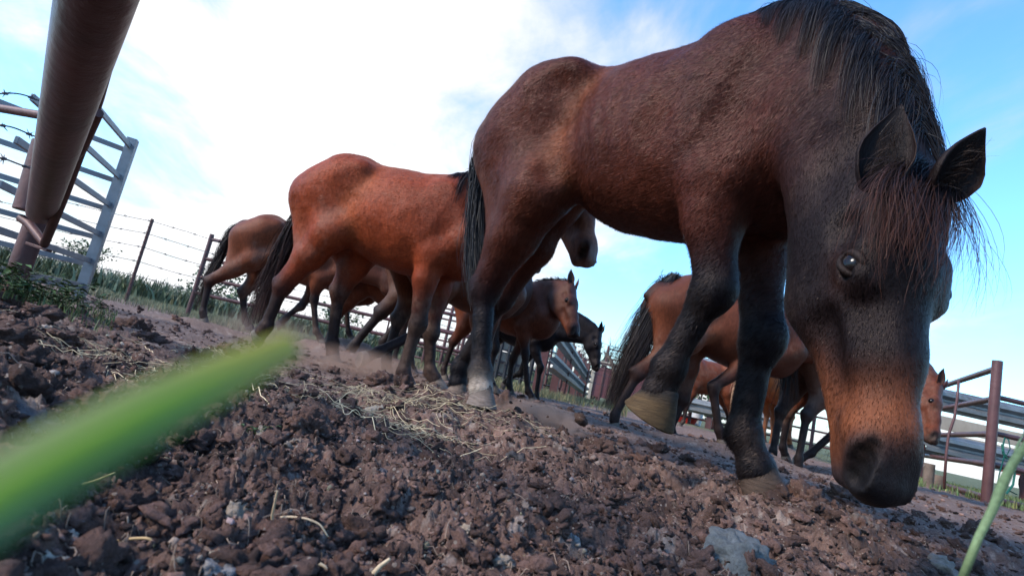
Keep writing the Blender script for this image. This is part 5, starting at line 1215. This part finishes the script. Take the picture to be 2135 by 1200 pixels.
# ------------------------------------------------------------------ close foreground and dust
def leaf_blade(name, pts, w, fold, cols, label, root):
    pts = np.array(pts, float); K = 40; k = np.linspace(0, 1, len(pts)); kk = np.linspace(0, 1, K); P = np.stack([np.interp(kk, k, pts[:, i]) for i in range(3)], 1)
    for _ in range(4): P[1:-1] = (P[:-2] + 2 * P[1:-1] + P[2:]) / 4
    W_ = np.interp(kk, np.linspace(0, 1, len(w)), w); T_ = unit_rows(np.gradient(P, axis=0)); V = []; C = []
    vd = unit_rows(P - CAM); s_ = unit_rows(np.cross(T_, vd)); n = np.cross(s_, T_); nc = 9
    for i in range(K):
        for j in range(nc):
            u = j / (nc - 1) * 2 - 1; V.append(P[i] + s_[i] * u * W_[i] / 2 + n[i] * abs(u) * W_[i] * fold)
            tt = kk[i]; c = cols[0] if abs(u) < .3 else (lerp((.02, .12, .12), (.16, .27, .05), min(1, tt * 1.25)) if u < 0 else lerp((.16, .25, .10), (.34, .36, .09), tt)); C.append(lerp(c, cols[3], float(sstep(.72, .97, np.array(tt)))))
    n1_ = len(V); V2 = [np.array(v) - n[i // nc] * W_[i // nc] * .05 for i, v in enumerate(V)]
    Fc = [(i * nc + j, i * nc + j + 1, (i + 1) * nc + j + 1, (i + 1) * nc + j) for i in range(K - 1) for j in range(nc - 1)]
    Fc += [(n1_ + a, n1_ + d, n1_ + c, n1_ + b_) for a, b_, c, d in Fc]
    for i in range(K - 1): Fc += [(i * nc, (i + 1) * nc, n1_ + (i + 1) * nc, n1_ + i * nc), (i * nc + nc - 1, n1_ + i * nc + nc - 1, n1_ + (i + 1) * nc + nc - 1, (i + 1) * nc + nc - 1)]
    o = mesh_obj(name, np.array(V + V2) - root, Fc, BLADE, None, True, np.array(C + C)); o.location = root; return tag(o, label, 'grass blade')
mt, q = new_mat('fresh_grass_blade'); colr = q.n('ShaderNodeAttribute', attribute_name='tint').outputs['Color']
p_ = q.n('ShaderNodeBsdfPrincipled', {'Base Color': colr, 'Roughness': .45}); tl_ = q.n('ShaderNodeBsdfTranslucent', {'Color': colr}); mx = q.n('ShaderNodeMixShader', {0: .4, 1: p_.outputs[0], 2: tl_.outputs[0]}); ou = q.n('ShaderNodeOutputMaterial'); q.link(mx.outputs[0], ou.inputs[0]); BLADE = mt
root = np.array([-.105, .02, gz(-.105, .02)])
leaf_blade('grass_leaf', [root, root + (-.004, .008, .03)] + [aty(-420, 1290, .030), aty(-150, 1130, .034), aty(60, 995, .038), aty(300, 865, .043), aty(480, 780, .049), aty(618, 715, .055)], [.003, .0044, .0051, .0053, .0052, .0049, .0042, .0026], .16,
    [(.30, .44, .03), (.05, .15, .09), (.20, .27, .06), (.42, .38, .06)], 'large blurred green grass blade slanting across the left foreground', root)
r2_ = hit_ground(2000, 1215); P_ = T((2006, 1205, .40), (2040, 1120, .395), (2070, 1060, .39), (2092, 1005, .385), (2112, 965, .38), (2150, 915, .37), (2220, 860, .35))
m_ = MB(); P_[0] = P_[0] * 1.0; m_.tube(np.array(P_) - P_[0], [.0026, .0026, .0028, .0031, .0027, .0024, .0014], 8); 
for k in range(1, 6):
    b_ = np.array(P_[k] - P_[0]); m_.tube([b_, b_ + np.array([.002, 0, .012]), b_ + np.array([.006, 0, .022])], [.0012, .001, .0003], 5)
o = m_.build('grass_stalk', mat_flat('pale_green_stalk', (.20, .26, .12), .6, var=.3, nscale=300), None, True); o.location = P_[0]; tag(o, 'pale green grass stalk leaning in from the bottom right corner', 'grass stalk')
# thrown crumbs
for k, (u, v, Y, rp, lb) in enumerate([(1213, 874, 2.05, 17, 'largest brown clod tumbling right of the white-socked hoof')] + [(u, v, 2.1, r_, 'small dark crumb of soil thrown up near the white-socked hoof') for u, v, r_ in ((1065, 838, 4), (1085, 835, 2.5), (1062, 866, 3), (1075, 862, 2), (1090, 858, 2.5), (1130, 833, 2), (1108, 846, 2), (1050, 858, 2.5), (1142, 868, 2.5), (1170, 850, 2), (1235, 840, 2))]):
    p = aty(u, v, Y); s_ = rp * Y / F_PX
    o = rocks('soil_clod' if k == 0 else 'soil_crumb', np.array([[0, 0, 0, s_]]), 3, 500 + k, np.array([(.07, .04, .03)]), SOIL, jag=.7, sink=.5); o.location = p; tag(o, lb, 'clod' if k == 0 else 'crumb', None if k == 0 else 'crumbs thrown up by the hooves')
def dust(name, c, s3, dens, label, seed):
    v0, f0 = ico(3); o = mesh_obj(name, v0 * np.array(s3), f0, None, None, True); o.location = c
    mt, q = new_mat('kicked_dust'); oc = q.n('ShaderNodeTexCoord').outputs['Object']; sc_ = q.vmath('DIVIDE', oc, tuple(s3)); r = q.n('ShaderNodeVectorMath', {0: sc_}, operation='LENGTH').outputs['Value']
    fo = q.n('ShaderNodeMapRange', {0: r, 1: .95, 2: .15, 3: 0, 4: 1}, interpolation_type='SMOOTHSTEP').outputs[0]; nz = q.noise(q.vmath('ADD', oc, (seed, seed, 0)), 9 / max(s3) * .35, 4, .6, .5); nn = q.n('ShaderNodeMapRange', {0: nz, 1: .36, 2: .62}).outputs[0]
    vol = q.n('ShaderNodeVolumePrincipled', {'Color': (.55, .38, .30, 1), 'Density': q.math('MULTIPLY', q.math('MULTIPLY', fo, nn), dens), 'Anisotropy': .1}); ou = q.n('ShaderNodeOutputMaterial'); q.link(vol.outputs[0], ou.inputs['Volume']); o.data.materials.append(mt)
    tag(o, kind='stuff'); return o
dust('dust', aty(1125, 872, 2.25), (.26, .18, .085), 30, '', 1.3)
dust('dust', aty(760, 760, 3.3), (.55, .35, .12), 5, '', 4.1)
dust('dust', aty(560, 690, 4.6), (.7, .5, .2), 1.6, '', 7.7)
print('T all', _t.time() - T0_)
